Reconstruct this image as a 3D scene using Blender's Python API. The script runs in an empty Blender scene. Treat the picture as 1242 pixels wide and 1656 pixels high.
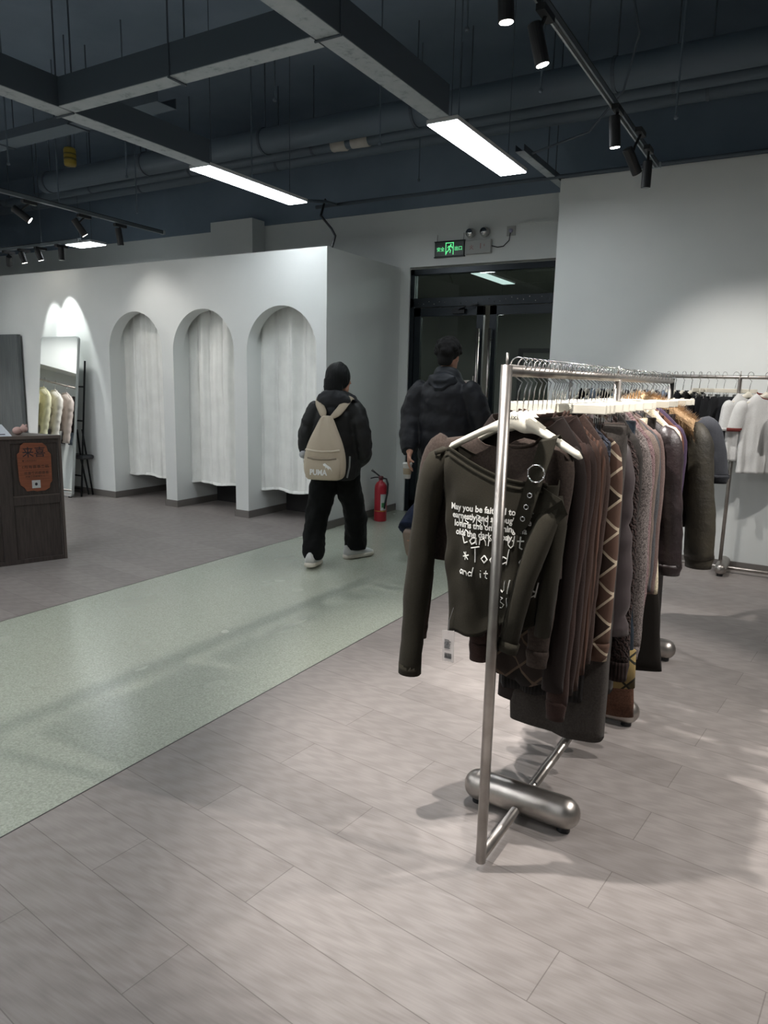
import bpy, bmesh, math, random
from math import sin, cos, pi, radians, sqrt, exp, atan2
from mathutils import Vector, Matrix, noise
from mathutils.bvhtree import BVHTree
random.seed(7)
S = bpy.context.scene
COL = S.collection

# ------------------------------------------------------------------ camera, world, exposure
cam_d = bpy.data.cameras.new('camera'); cam = bpy.data.objects.new('camera', cam_d); COL.objects.link(cam)
cam_d.sensor_fit = 'VERTICAL'; cam_d.sensor_height = 36.0; cam_d.lens = 36.0 * 1150 / 1656
cam_d.clip_start = .05; cam_d.clip_end = 60
RM = Matrix(((0.85911804, -0.11202642, 0.49936587), (0.51126916, 0.14439302, -0.84720393), (0.02280428, 0.98315855, 0.1813263)))
cam.matrix_world = Matrix.Translation((0, 0, 1.45)) @ RM.to_4x4()
S.camera = cam
W = bpy.data.worlds.new('world'); S.world = W; W.use_nodes = True
W.node_tree.nodes['Background'].inputs[0].default_value = (.5, .6, .7, 1)
W.node_tree.nodes['Background'].inputs[1].default_value = .02
S.view_settings.view_transform = 'Standard'; S.view_settings.look = 'None'
S.view_settings.exposure = 1.7; S.view_settings.gamma = 1.0
S.view_settings.use_curve_mapping = False
PANEL = 6.8        # emission of the long ceiling panels
SPOT = 1.0          # multiplier on every track spotlight

# ------------------------------------------------------------------ materials
def srgb(h):
    if isinstance(h, str):
        h = [int(h[i:i+2], 16) / 255 for i in (0, 2, 4)]
    return tuple(c / 12.92 if c <= .04045 else ((c + .055) / 1.055) ** 2.4 for c in h)
MATS = {}
def mat(name, col, rough=.6, metal=0., emit=0., spec=None, sheen=0.):
    if name in MATS: return MATS[name]
    m = bpy.data.materials.new(name); m.use_nodes = True
    b = m.node_tree.nodes['Principled BSDF']
    c = srgb(col)
    b.inputs['Base Color'].default_value = (*c, 1); b.inputs['Roughness'].default_value = rough
    b.inputs['Metallic'].default_value = metal
    if spec is not None: b.inputs['Specular IOR Level'].default_value = spec
    if sheen: b.inputs['Sheen Weight'].default_value = sheen
    if emit:
        b.inputs['Emission Color'].default_value = (*c, 1); b.inputs['Emission Strength'].default_value = emit
    MATS[name] = m
    return m
def nd(m, t, **kw):
    n = m.node_tree.nodes.new(t)
    for k, v in kw.items():
        if k in n.inputs.keys() if isinstance(k, str) else False: n.inputs[k].default_value = v
        else: setattr(n, k, v)
    return n
def lk(m, a, b): m.node_tree.links.new(a, b)
def bsdf(m): return m.node_tree.nodes['Principled BSDF']
def coords(m, scale=(1, 1, 1), rot=(0, 0, 0), world=False):
    mp = nd(m, 'ShaderNodeMapping'); mp.inputs['Location'].default_value = (.13, .17, .37); mp.inputs['Scale'].default_value = scale; mp.inputs['Rotation'].default_value = rot
    if world:
        g = nd(m, 'ShaderNodeNewGeometry'); lk(m, g.outputs['Position'], mp.inputs['Vector'])
    else:
        t = nd(m, 'ShaderNodeTexCoord'); lk(m, t.outputs['Object'], mp.inputs['Vector'])
    return mp.outputs['Vector']
def ramp(m, src, stops):
    r = nd(m, 'ShaderNodeValToRGB'); e = r.color_ramp.elements
    while len(e) < len(stops): e.new(.5)
    for el, (p, c) in zip(e, stops):
        el.position = p; el.color = (*srgb(c), 1) if not isinstance(c, (int, float)) else (c, c, c, 1)
    lk(m, src, r.inputs[0]); return r.outputs['Color']
def bump(m, src, strength=.3, dist=.002):
    b = nd(m, 'ShaderNodeBump'); b.inputs['Strength'].default_value = strength; b.inputs['Distance'].default_value = dist
    lk(m, src, b.inputs['Height']); lk(m, b.outputs['Normal'], bsdf(m).inputs['Normal'])
def nz(m, vec, scale, detail=3, rough=.5):
    n = nd(m, 'ShaderNodeTexNoise'); n.inputs['Scale'].default_value = scale; n.inputs['Detail'].default_value = detail
    n.inputs['Roughness'].default_value = rough
    lk(m, vec, n.inputs['Vector']); return n.outputs['Fac']
def mixc(m, fac, a, b, mode='MIX'):
    x = nd(m, 'ShaderNodeMix', data_type='RGBA', blend_type=mode)
    for i, v in ((0, fac), (6, a), (7, b)):
        if hasattr(v, 'links'): lk(m, v, x.inputs[i])
        elif isinstance(v, (int, float)): x.inputs[i].default_value = v
        else: x.inputs[i].default_value = (*srgb(v), 1)
    return x.outputs[2]
def hexm(h, k):
    return [max(0, min(1, int(h[i:i+2], 16) / 255 * k)) for i in (0, 2, 4)]

def fabric(name, col, kind='knit', rough=.92, col2=None):
    if name in MATS: return MATS[name]
    lum = sum(hexm(col, 1)) / 3
    if kind != 'curtain':
        hx = lambda h, k: ''.join('%02X' % int(c * 255) for c in hexm(h, k))
        col = hx(col, .74 if lum < .42 else (.8 if lum < .62 else .95))
        if col2: col2 = hx(col2, .85)
    m = mat(name, col, rough, sheen=.03, spec=.2); b = bsdf(m)
    v = coords(m)
    if kind in ('knit', 'jersey', 'wool'):
        n = nz(m, v, {'knit': 260, 'jersey': 500, 'wool': 140}[kind], 4, .7)
        c = ramp(m, n, [(.3, hexm(col, .82)), (.7, hexm(col, 1.18))]); lk(m, c, b.inputs['Base Color'])
        bump(m, n, .5, .0015)
    elif kind == 'rib':
        w = nd(m, 'ShaderNodeTexWave', wave_type='BANDS', bands_direction='X'); w.inputs['Scale'].default_value = 28
        w.inputs['Distortion'].default_value = .6; lk(m, v, w.inputs['Vector'])
        c = ramp(m, w.outputs['Fac'], [(0, hexm(col, .72)), (1, hexm(col, 1.15))]); lk(m, c, b.inputs['Base Color'])
        bump(m, w.outputs['Fac'], .6, .003)
    elif kind == 'cable':
        w = nd(m, 'ShaderNodeTexWave', wave_type='BANDS', bands_direction='DIAGONAL'); w.inputs['Scale'].default_value = 22
        w.inputs['Distortion'].default_value = 7; w.inputs['Detail Scale'].default_value = 3; lk(m, v, w.inputs['Vector'])
        c = ramp(m, w.outputs['Fac'], [(0, hexm(col, .6)), (1, hexm(col, 1.3))]); lk(m, c, b.inputs['Base Color'])
        bump(m, w.outputs['Fac'], .9, .006)
    elif kind == 'marl':
        n = nz(m, v, 210, 6, .8)
        n2 = nz(m, v, 60, 2, .6)
        c = ramp(m, n, [(.42, col), (.56, col2)])
        c2 = mixc(m, n2, c, hexm(col2, .8), 'MULTIPLY')
        lk(m, mixc(m, .35, c, c2), b.inputs['Base Color']); bump(m, n, .9, .006)
    elif kind == 'leather':
        n = nz(m, v, 38, 6, .6); n2 = nz(m, v, 9, 3, .5)
        c = ramp(m, n2, [(.3, hexm(col, .75)), (.7, hexm(col, 1.2))]); lk(m, c, b.inputs['Base Color'])
        b.inputs['Roughness'].default_value = rough; b.inputs['Specular IOR Level'].default_value = .5; b.inputs['Sheen Weight'].default_value = 0
        bump(m, n, .6, .006)
    elif kind == 'plaid':
        vv = coords(m, (1, 1, 1), (0, radians(45), 0))
        s = nd(m, 'ShaderNodeSeparateXYZ'); lk(m, vv, s.inputs[0])
        def line(o, per, wd):
            a = nd(m, 'ShaderNodeMath', operation='MULTIPLY'); lk(m, o, a.inputs[0]); a.inputs[1].default_value = 1 / per
            f = nd(m, 'ShaderNodeMath', operation='FRACT'); lk(m, a.outputs[0], f.inputs[0])
            l = nd(m, 'ShaderNodeMath', operation='LESS_THAN'); lk(m, f.outputs[0], l.inputs[0]); l.inputs[1].default_value = wd
            return l.outputs[0]
        lx, lz = line(s.outputs['X'], .075, .1), line(s.outputs['Z'], .075, .1)
        bx, bz = line(s.outputs['X'], .15, .5), line(s.outputs['Z'], .15, .5)
        mx = nd(m, 'ShaderNodeMath', operation='MAXIMUM'); lk(m, lx, mx.inputs[0]); lk(m, lz, mx.inputs[1])
        ad = nd(m, 'ShaderNodeMath', operation='ADD'); lk(m, bx, ad.inputs[0]); lk(m, bz, ad.inputs[1])
        base = ramp(m, ad.outputs[0], [(0, hexm(col, .7)), (1, hexm(col, 1.2))])
        lk(m, mixc(m, mx.outputs[0], base, col2), b.inputs['Base Color'])
        bump(m, nz(m, v, 300, 3), .4, .001)
    elif kind == 'denim':
        n = nz(m, v, 8, 3); n2 = nz(m, coords(m, (900, 900, 200)), 1, 2)
        c = ramp(m, n, [(.35, hexm(col, .7)), (.7, hexm(col, 1.5))]); lk(m, c, b.inputs['Base Color']); bump(m, n2, .4, .001)
    elif kind == 'nylon':
        n = nz(m, v, 30, 4); b.inputs['Roughness'].default_value = rough; b.inputs['Specular IOR Level'].default_value = .4; bump(m, n, .35, .004)
    elif kind == 'curtain':
        n = nz(m, v, 7, 4); n2 = nz(m, v, 500, 2)
        c = ramp(m, n, [(.3, hexm(col, .96)), (.7, col)]); lk(m, c, b.inputs['Base Color']); bump(m, n, .35, .01)
    return m

white_wall = mat('white_wall_paint', 'D9DCDA', .75); _v = coords(white_wall, world=True)
lk(white_wall, ramp(white_wall, nz(white_wall, _v, 1.3, 4), [(.3, 'D3D7D5'), (.7, 'DCDFDD')]), bsdf(white_wall).inputs['Base Color'])
bump(white_wall, nz(white_wall, _v, 180, 3), .12, .001)
dark_paint = mat('dark_ceiling_paint', '4A5864', .85); _v = coords(dark_paint, world=True)
lk(dark_paint, ramp(dark_paint, nz(dark_paint, _v, 2, 5), [(.3, '6C7B8A'), (.7, '788796')]), bsdf(dark_paint).inputs['Base Color'])
pipe_paint = mat('dark_pipe_paint', '55626D', .6)
tray_paint = mat('grey_tray_steel', 'A8B1B6', .5, .1); _v = coords(tray_paint, world=True)
lk(tray_paint, ramp(tray_paint, nz(tray_paint, _v, 14, 6, .7), [(.32, '828B91'), (.45, 'A6AFB4'), (.7, 'B0B7BB')]), bsdf(tray_paint).inputs['Base Color'])
tray_side = mat('tray_side_paint', '4A545D', .6, .1)
skirting = mat('grey_skirting', '6E6A66', .5)
black_metal = mat('black_metal', '17191B', .35, .6)
black_frame = mat('black_door_frame', '1A2126', .3, .5)
black_plastic = mat('black_plastic', '15171A', .5)
white_plastic = mat('white_hanger_plastic', 'DAD5C6', .35)
steel = mat('brushed_steel', 'B9B4AE', .36, 1.); _v = coords(steel, (1, 1, 1))
_n = nz(steel, coords(steel, (400, 6, 400)), 1, 3); bump(steel, _n, .12, .0006)
lk(steel, ramp(steel, nz(steel, _v, 14, 4), [(.3, '98928C'), (.7, 'B0ABA6')]), bsdf(steel).inputs['Base Color'])
chrome = mat('chrome', 'D2D2D2', .12, 1.)
lampglow = mat('panel_glow', 'F4FAFF', .5, 0, PANEL)
lens_on = mat('lit_spot_lens', 'FFF6E8', .3, 0, 14.0)
lens_off = mat('dark_spot_lens', '55585A', .1, .8)

# floor: grey oak planks, running almost across the shop
floorm = mat('grey_oak_planks', '8F8A87', .42)
mp = coords(floorm, (1, 1, 1), (0, 0, radians(6.3)), True)
br = nd(floorm, 'ShaderNodeTexBrick'); lk(floorm, mp, br.inputs['Vector'])
br.inputs['Scale'].default_value = 1; br.inputs['Brick Width'].default_value = 1.22; br.inputs['Row Height'].default_value = .195
br.inputs['Mortar Size'].default_value = .0016; br.inputs['Mortar Smooth'].default_value = .3
br.inputs['Color1'].default_value = (*srgb('A29C99'), 1); br.inputs['Color2'].default_value = (*srgb('958F8C'), 1); br.inputs['Mortar'].default_value = (*srgb('7C7673'), 1)
br.offset = .37
_g = nz(floorm, coords(floorm, (2.2, 38, 1), (0, 0, radians(6.3)), True), 3, 6, .65)
_wv = nd(floorm, 'ShaderNodeTexWave', wave_type='RINGS', rings_direction='Y'); _wv.inputs['Scale'].default_value = 2.2; _wv.inputs['Distortion'].default_value = 9
_wv.inputs['Detail'].default_value = 4
lk(floorm, coords(floorm, (1.1, 9, 1), (0, 0, radians(6.3)), True), _wv.inputs['Vector'])
_c1 = mixc(floorm, .55, br.outputs['Color'], ramp(floorm, _g, [(.25, 'B0ABA8'), (.75, 'E8E6E4')]), 'MULTIPLY')
_c2 = mixc(floorm, .18, _c1, ramp(floorm, _wv.outputs['Fac'], [(0, '9A9693'), (1, 'FFFFFF')]), 'MULTIPLY')
lk(floorm, _c2, bsdf(floorm).inputs['Base Color'])
lk(floorm, ramp(floorm, _g, [(.2, .36), (.8, .50)]), bsdf(floorm).inputs['Roughness'])
bump(floorm, br.outputs['Fac'], -.35, .0015)
# polished speckled green grey strip
strip = mat('polished_green_grey_terrazzo', '7C857C', .28); _v = coords(strip, world=True)
_a = nz(strip, _v, 110, 2, .7); _b = nz(strip, _v, 1.1, 4)
_c = mixc(strip, .75, 'B1B6AA', ramp(strip, _a, [(.3, 'C4C8C0'), (.7, 'FFFFFF')]), 'MULTIPLY')
lk(strip, _c, bsdf(strip).inputs['Base Color'])
_r = nd(strip, 'ShaderNodeMapRange'); _r.inputs['To Min'].default_value = .14; _r.inputs['To Max'].default_value = .34
lk(strip, nz(strip, coords(strip, (1.3, .8, 1), world=True), 2.3, 2, .5), _r.inputs['Value']); lk(strip, _r.outputs['Result'], bsdf(strip).inputs['Roughness'])
counter_wood = mat('dark_counter_wood', '3A3331', .4); _v = coords(counter_wood, (30, 30, 2.2), world=True)
lk(counter_wood, ramp(counter_wood, nz(counter_wood, _v, 3, 5, .6), [(.3, '2B2624'), (.7, '443B38')]), bsdf(counter_wood).inputs['Base Color'])
counter_top = mat('counter_top_wood', '5A514C', .35)
grey_wood = mat('grey_wood_panel', '5C6060', .5); _v = coords(grey_wood, (45, 45, 1.5), world=True)
lk(grey_wood, ramp(grey_wood, nz(grey_wood, _v, 2, 5, .6), [(.3, '4B5051'), (.7, '636869')]), bsdf(grey_wood).inputs['Base Color'])
sign_wood = mat('orange_sign_wood', '8A5038', .5); _v = coords(sign_wood, (1, 1, 40))
lk(sign_wood, ramp(sign_wood, nz(sign_wood, _v, 4, 4), [(.3, '70402A'), (.7, '8C5238')]), bsdf(sign_wood).inputs['Base Color'])
mirror_m = mat('mirror_glass', 'E3E8E8', .02, 1.)
glass = bpy.data.materials.new('dark_door_glass'); glass.use_nodes = True
_nt = glass.node_tree; _nt.nodes.clear()
_o = _nt.nodes.new('ShaderNodeOutputMaterial'); _t = _nt.nodes.new('ShaderNodeBsdfTransparent'); _t.inputs[0].default_value = (.55, .6, .58, 1)
_gl = _nt.nodes.new('ShaderNodeBsdfGlossy'); _gl.inputs['Roughness'].default_value = .0; _mx = _nt.nodes.new('ShaderNodeMixShader')
_f = _nt.nodes.new('ShaderNodeFresnel'); _f.inputs[0].default_value = 1.6
_nt.links.new(_f.outputs[0], _mx.inputs[0]); _nt.links.new(_t.outputs[0], _mx.inputs[1]); _nt.links.new(_gl.outputs[0], _mx.inputs[2]); _nt.links.new(_mx.outputs[0], _o.inputs[0])

# ------------------------------------------------------------------ mesh helpers
class MB:
    def __init__(s): s.v = []; s.f = []; s.m = []
    def add(s, vs, fs, mi=0):
        o = len(s.v); s.v += [Vector(p) for p in vs]
        for f in fs: s.f.append([i + o for i in f]); s.m.append(mi)
        return s
    def box(s, x0, x1, y0, y1, z0, z1, mi=0):
        v = [(x, y, z) for z in (z0, z1) for y in (y0, y1) for x in (x0, x1)]
        return s.add(v, [(0, 2, 3, 1), (4, 5, 7, 6), (0, 1, 5, 4), (2, 6, 7, 3), (0, 4, 6, 2), (1, 3, 7, 5)], mi)
    def obox(s, c, sx, sy, sz, rot=None, mi=0):
        R = rot or Matrix.Identity(3); c = Vector(c)
        v = [c + R @ Vector((x * sx / 2, y * sy / 2, z * sz / 2)) for z in (-1, 1) for y in (-1, 1) for x in (-1, 1)]
        return s.add(v, [(0, 2, 3, 1), (4, 5, 7, 6), (0, 1, 5, 4), (2, 6, 7, 3), (0, 4, 6, 2), (1, 3, 7, 5)], mi)
    def loft(s, rings, cap0=True, cap1=True, mi=0, closed=True):
        n = len(rings[0]); v = [p for r in rings for p in r]; f = []
        for i in range(len(rings) - 1):
            for j in range(n if closed else n - 1):
                a = i * n + j; b = i * n + (j + 1) % n
                f.append((a, b, b + n, a + n))
        if cap0: f.append(tuple(range(n))[::-1])
        if cap1: f.append(tuple((len(rings) - 1) * n + j for j in range(n)))
        return s.add(v, f, mi)
    def tube(s, pts, r, n=10, r2=None, up=(1, 0, 0), caps=True, mi=0, wob=0, seed=0):
        """r along 'up' direction, r2 across; both number or list"""
        P = [Vector(p) for p in pts]; k = len(P)
        R1 = r if isinstance(r, (list, tuple)) else [r] * k
        R2 = (r2 if isinstance(r2, (list, tuple)) else [r2] * k) if r2 is not None else R1
        rings = []; u = Vector(up)
        for i in range(k):
            t = (P[min(i + 1, k - 1)] - P[max(i - 1, 0)]).normalized()
            a = u - t * u.dot(t)
            if a.length < 1e-3: a = t.orthogonal()
            a.normalize(); b = t.cross(a); u = a
            ring = []
            for j in range(n):
                th = 2 * pi * j / n; w = 1
                p = P[i] + a * (cos(th) * R1[i] * w) + b * (sin(th) * R2[i] * w)
                if wob:
                    q = noise.noise(Vector((p.x * 9 + seed, p.y * 9, p.z * 5))) + .5 * noise.noise(Vector((p.x * 25 + seed, p.y * 25, p.z * 18)))
                    d = (p - P[i]);
                    if d.length > 1e-5: p = p + d.normalized() * q * wob
                ring.append(p)
            rings.append(ring)
        return s.loft(rings, caps, caps, mi)
    def lathe(s, prof, c=(0, 0, 0), n=24, axis='Z', mi=0):
        rings = []
        for (r, h) in prof:
            ring = []
            for j in range(n):
                a = 2 * pi * j / n; x, y = r * cos(a), r * sin(a)
                q = {'Z': (x, y, h), 'Y': (x, h, -y), 'X': (h, x, y)}[axis]
                ring.append(Vector(c) + Vector(q))
            rings.append(ring)
        return s.loft(rings, prof[0][0] > 1e-6, prof[-1][0] > 1e-6, mi)
    def ball(s, c, rx, ry=None, rz=None, n=16, mi=0, dis=0, sc=8):
        ry = ry or rx; rz = rz or rx; c = Vector(c); rings = []
        for i in range(1, n):
            ph = pi * i / n; ring = []
            for j in range(2 * n):
                th = pi * j / n; d = Vector((sin(ph) * cos(th), sin(ph) * sin(th), -cos(ph)))
                k = 1 + (dis * noise.noise(d * sc) if dis else 0)
                ring.append(c + Vector((d.x * rx, d.y * ry, d.z * rz)) * k)
            rings.append(ring)
        return s.loft(rings, True, True, mi)
    def capsule(s, a, b, r, n=20, m=6, mi=0):
        a = Vector(a); b = Vector(b); t = (b - a).normalized(); pts = []; rs = []
        for i in range(m + 1):
            ph = pi / 2 * i / m; pts.append(a - t * (r * cos(ph) * .999)); rs.append(max(r * sin(ph), r * .02))
        for i in range(m + 1):
            ph = pi / 2 * (1 - i / m); pts.append(b + t * (r * cos(ph) * .999)); rs.append(max(r * sin(ph), r * .02))
        return s.tube(pts, rs, n, mi=mi)
    def prism(s, poly, fn, d0, d1, mi=0):
        n = len(poly); v = [fn(p, d0) for p in poly] + [fn(p, d1) for p in poly]
        f = [tuple(range(n)), tuple(range(n, 2 * n))[::-1]] + [(i, i + n, (i + 1) % n + n, (i + 1) % n) for i in range(n)]
        return s.add(v, f, mi)
    def build(s, name, mats, parent=None, smooth=False, bevel=0, loc=None, solid=0, fix=True):
        me = bpy.data.meshes.new(name); me.from_pydata([tuple(p) for p in s.v], [], s.f)
        if not isinstance(mats, (list, tuple)): mats = [mats]
        for m in mats: me.materials.append(m)
        me.polygons.foreach_set('material_index', s.m)
        if fix:
            bm = bmesh.new(); bm.from_mesh(me); bmesh.ops.recalc_face_normals(bm, faces=bm.faces); bm.to_mesh(me); bm.free()
        if smooth:
            me.polygons.foreach_set('use_smooth', [True] * len(me.polygons))
        me.update()
        o = bpy.data.objects.new(name, me); COL.objects.link(o)
        if parent: o.parent = parent
        if loc: o.location = loc
        if bevel:
            b = o.modifiers.new('bevel', 'BEVEL'); b.width = bevel; b.segments = 2; b.limit_method = 'ANGLE'
        if solid:
            b = o.modifiers.new('solid', 'SOLIDIFY'); b.thickness = solid; b.offset = 0
        return o
def tag(o, label, cat, group=None, kind=None):
    o['label'] = label; o['category'] = cat
    if group: o['group'] = group
    if kind: o['kind'] = kind
    return o
def thing(name, label, cat, loc=(0, 0, 0), rz=0, group=None):
    o = bpy.data.objects.new(name, None); COL.objects.link(o); o.location = loc; o.rotation_euler = (0, 0, rz); o.empty_display_size = .1
    return tag(o, label, cat, group)
def struct(o): o['kind'] = 'structure'; return o
def box(name, b, m, parent=None, bevel=0): return MB().box(*b).build(name, m, parent, bevel=bevel)
def lerp(a, b, t): return a + (b - a) * t
def sm(t): t = max(0, min(1, t)); return t * t * (3 - 2 * t)
def autosmooth(o, ang=40):
    o.data.polygons.foreach_set('use_smooth', [True] * len(o.data.polygons)); o.data.set_sharp_from_angle(angle=radians(ang)); return o
def text_geo(txt, size, bold=0.0):
    cu = bpy.data.curves.new('t', 'FONT'); cu.body = txt; cu.size = size; cu.resolution_u = 3; cu.offset = bold
    o = bpy.data.objects.new('t', cu); COL.objects.link(o)
    dg = bpy.context.evaluated_depsgraph_get(); dg.update(); me = o.evaluated_get(dg).to_mesh()
    v = [tuple(p.co) for p in me.vertices]; f = [tuple(p.vertices) for p in me.polygons]
    bpy.data.objects.remove(o); bpy.data.curves.remove(cu)
    return v, f
def add_text(mb, txt, size, fn, bold=0.0, width=None, mi=0, sub=False):
    v, f = text_geo(txt, size, bold)
    if not v: return
    k = 1
    if width:
        w = max(p[0] for p in v); k = width / w
    mb.add([fn(p[0] * k, p[1]) for p in v], f, mi)

# ------------------------------------------------------------------ the setting
FX0, FX1, FY0, FY1, CZ = -11.5, 3.6, -4.0, 6.98, 4.3
def slab(name, x0, x1, y0, y1, m, z0=-.05, z1=0.): return struct(box(name, (x0, x1, y0, y1, z0, z1), m))
slab('floor_planks_right', -2.05, FX1, FY0, 6.98, floorm); slab('floor_planks_left', FX0, -3.975, FY0, 6.98, floorm)
slab('floor_polished_strip', -3.970, -2.055, FY0, 6.98, strip)
slab('trim_1', -2.055, -2.05, FY0, 6.98, mat('seam_strip', '4C4C4A', .4, .6), -.05, .0008)
slab('trim_2', -3.975, -3.970, FY0, 5.6, mat('seam_strip', '4C4C4A', .4, .6), -.05, .0008)
slab('ceiling', FX0, FX1, FY0, 7.2, dark_paint, CZ, CZ + .1)
DX0, DX1, DZ = -3.86, -2.07, 2.63
mb = MB(); mb.box(FX0, DX0, 6.98, 7.13, 0, 3.24); mb.box(DX0, DX1, 6.98, 7.13, DZ + .02, 3.24); mb.box(DX1, FX1, 6.98, 7.13, 0, 3.24)
struct(mb.build('wall_back', white_wall))
struct(box('wall_back_upper', (FX0, FX1, 6.97, 7.13, 3.241, CZ), dark_paint))
struct(box('wall_column', (-6.52, -5.86, 6.75, 6.978, 2.0, 3.29), white_wall))
struct(box('wall_left', (FX0 - .1, FX0, FY0, 7.1, 0, CZ), white_wall))
struct(box('wall_right', (FX1, FX1 + .1, FY0, 7.1, 0, CZ), white_wall))
struct(box('wall_front', (FX0, FX1, FY0 - .1, FY0, 0, CZ), white_wall))
struct(box('wall_back_right', (-2.06, FX1 - .002, 6.35, 6.50, 0, 3.185), white_wall))
struct(box('baseboard_back_right', (-2.062, FX1 - .004, 6.338, 6.349, 0, .06), skirting))
# partition with three arched openings
ARCH = [(-7.03, -6.165), (-5.995, -5.122), (-4.95, -4.083)]
AT = 2.145; poly = [(-9.85, 0)]
for a, b in ARCH:
    r = (b - a) / 2; c = (a + b) / 2; poly.append((a, 0))
    for i in range(29):
        th = pi - pi * i / 28; poly.append((c + r * cos(th), AT - r + r * sin(th)))
    poly.append((b, 0))
poly += [(-3.97, 0), (-3.97, 2.652), (-9.85, 2.652)]
w = MB().prism(poly, lambda p, d: (p[0], d, p[1]), 5.6, 5.75).build('wall_fitting_rooms', white_wall); struct(w); autosmooth(w, 30)
struct(box('wall_fitting_side', (-4.07, -3.971, 5.751, 6.978, 0, 2.651), white_wall))
for i, (x0, x1) in enumerate(((-7.2, -7.032), (-6.163, -5.997), (-5.12, -4.952))):
    struct(box('wall_divider_%s' % 'left middle right'.split()[i], (x0, x1, 5.752, 6.7, 0, 2.64), white_wall))
struct(box('wall_fitting_back', (-7.2, -4.075, 6.702, 6.76, 0, 2.64), white_wall))
mb = MB()
for x0, x1 in ((-9.85, -7.03), (-6.165, -5.995), (-5.122, -4.95), (-4.083, -3.958)):
    mb.box(x0 - (.0 if x0 < -9 else .012), x1 + (.012 if x1 > -9 else 0), 5.588, 5.7505, 0, .075)
struct(mb.build('baseboard_fitting_front', skirting))
mb = MB()
for xs in (-7.03, -5.995, -4.95): mb.box(xs - .001, xs + .012, 5.7505, 6.7, 0, .075)
for xs in (-6.165, -5.122, -4.083): mb.box(xs - .012, xs + .001, 5.7505, 6.7, 0, .075)
struct(mb.build('baseboard_fitting_inner', skirting))
struct(box('baseboard_fitting_side', (-3.97, -3.958, 5.752, 6.978, 0, .075), skirting))
struct(box('wall_left_partition', (-9.60, -9.50, 1.0, 5.599, 0, 2.652), white_wall))
struct(box('wall_left_bulkhead', (-9.498, -9.12, 1.0, 5.2, 1.72, 2.652), white_wall))

# the glazed double door with its dark passage behind
yd = 7.03
fr = MB(); fr.box(DX0, DX0 + .05, yd - .03, yd + .05, 0, DZ); fr.box(DX1 - .05, DX1, yd - .03, yd + .05, 0, DZ)
fr.box(DX0, DX1, yd - .03, yd + .05, DZ - .06, DZ); fr.box(DX0, DX1, yd - .03, yd + .05, 2.235, 2.33)
fro = fr.build('door_1', black_frame, bevel=.003); struct(fro)
g = box('transom_glass', (DX0 + .05, DX1 - .05, yd + .0, yd + .008, 2.33, DZ - .06), glass, fro)
mb = MB()
for i in range(26):
    mb.ball((-3.75 + i * .062, yd - .032, 2.262 + .045 * random.random()), .006, n=4)
mb.build('rivets', chrome, fro)
for nm, x0, x1 in (('left', DX0 + .055, -3.0), ('right', -2.93, DX1 - .055)):
    lf = MB(); lf.box(x0, x0 + .075, yd - .02, yd + .03, .02, 2.23); lf.box(x1 - .075, x1, yd - .02, yd + .03, .02, 2.23)
    lf.box(x0, x1, yd - .02, yd + .03, 2.14, 2.23); lf.box(x0, x1, yd - .02, yd + .03, .02, .13)
    l = lf.build('door_leaf', black_frame, fro, bevel=.002)
    box('door_glass', (x0 + .075, x1 - .075, yd + .0, yd + .008, .13, 2.14), glass, l)
    hx = x1 - .03 if nm == 'left' else x0 + .03
    h = MB().tube([(hx, yd - .075, .75), (hx, yd - .075, 2.0)], .016, 12).box(hx - .008, hx + .008, yd - .075, yd - .02, .85, .87).box(hx - .008, hx + .008, yd - .075, yd - .02, 1.88, 1.90)
    h.build('door_handle', steel, l, smooth=True)
    if nm == 'left':
        MB().box(x1 - .2, x1 - .09, yd - .035, yd - .01, 1.44, 1.475).box(x1 - .085, x1 - .07, yd - .04, yd - .01, 1.4, 1.52).build('door_lock', steel, l, bevel=.003)
        MB().tube([(x1 - .3, yd - .04, 2.19), (x1 - .16, yd - .10, 2.22), (x1 - .05, yd - .04, 2.25)], .008, 6).box(x1 - .34, x1 - .20, yd - .06, yd - .02, 2.16, 2.21).build('door_closer', black_metal, l)
passm = mat('dark_passage_paint', '8E8C86', .8)
mb = MB(); mb.box(-8, -1.2, 16, 16.1, 0, 3.3); mb.box(-8.1, -8, 7.14, 16.1, 0, 3.3); mb.box(-1.2, -1.1, 7.14, 16.1, 0, 3.3)
struct(mb.build('wall_passage', passm)); slab('floor_passage', -8, -1.2, 7.131, 16, mat('passage_floor', '6b6a66', .4)); slab('ceiling_passage', -8, -1.2, 7.131, 16, passm, 3.3, 3.35)
slab('trim_3', DX0, DX1, 6.98, 7.13, mat('door_threshold', '55575A', .4, .5), -.05, -.0005)
d2 = MB(); d2.box(-5.9, -5.8, 15.9, 16, 0, 2.15); d2.box(-4.7, -4.6, 15.9, 16, 0, 2.15); d2.box(-5.9, -4.6, 15.9, 16, 2.15, 2.25)
p = struct(d2.build('door_2', black_frame)); MB().box(-5.8, -4.7, 15.95, 16, 0, 2.15).build('door_leaf', passm, p)

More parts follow.
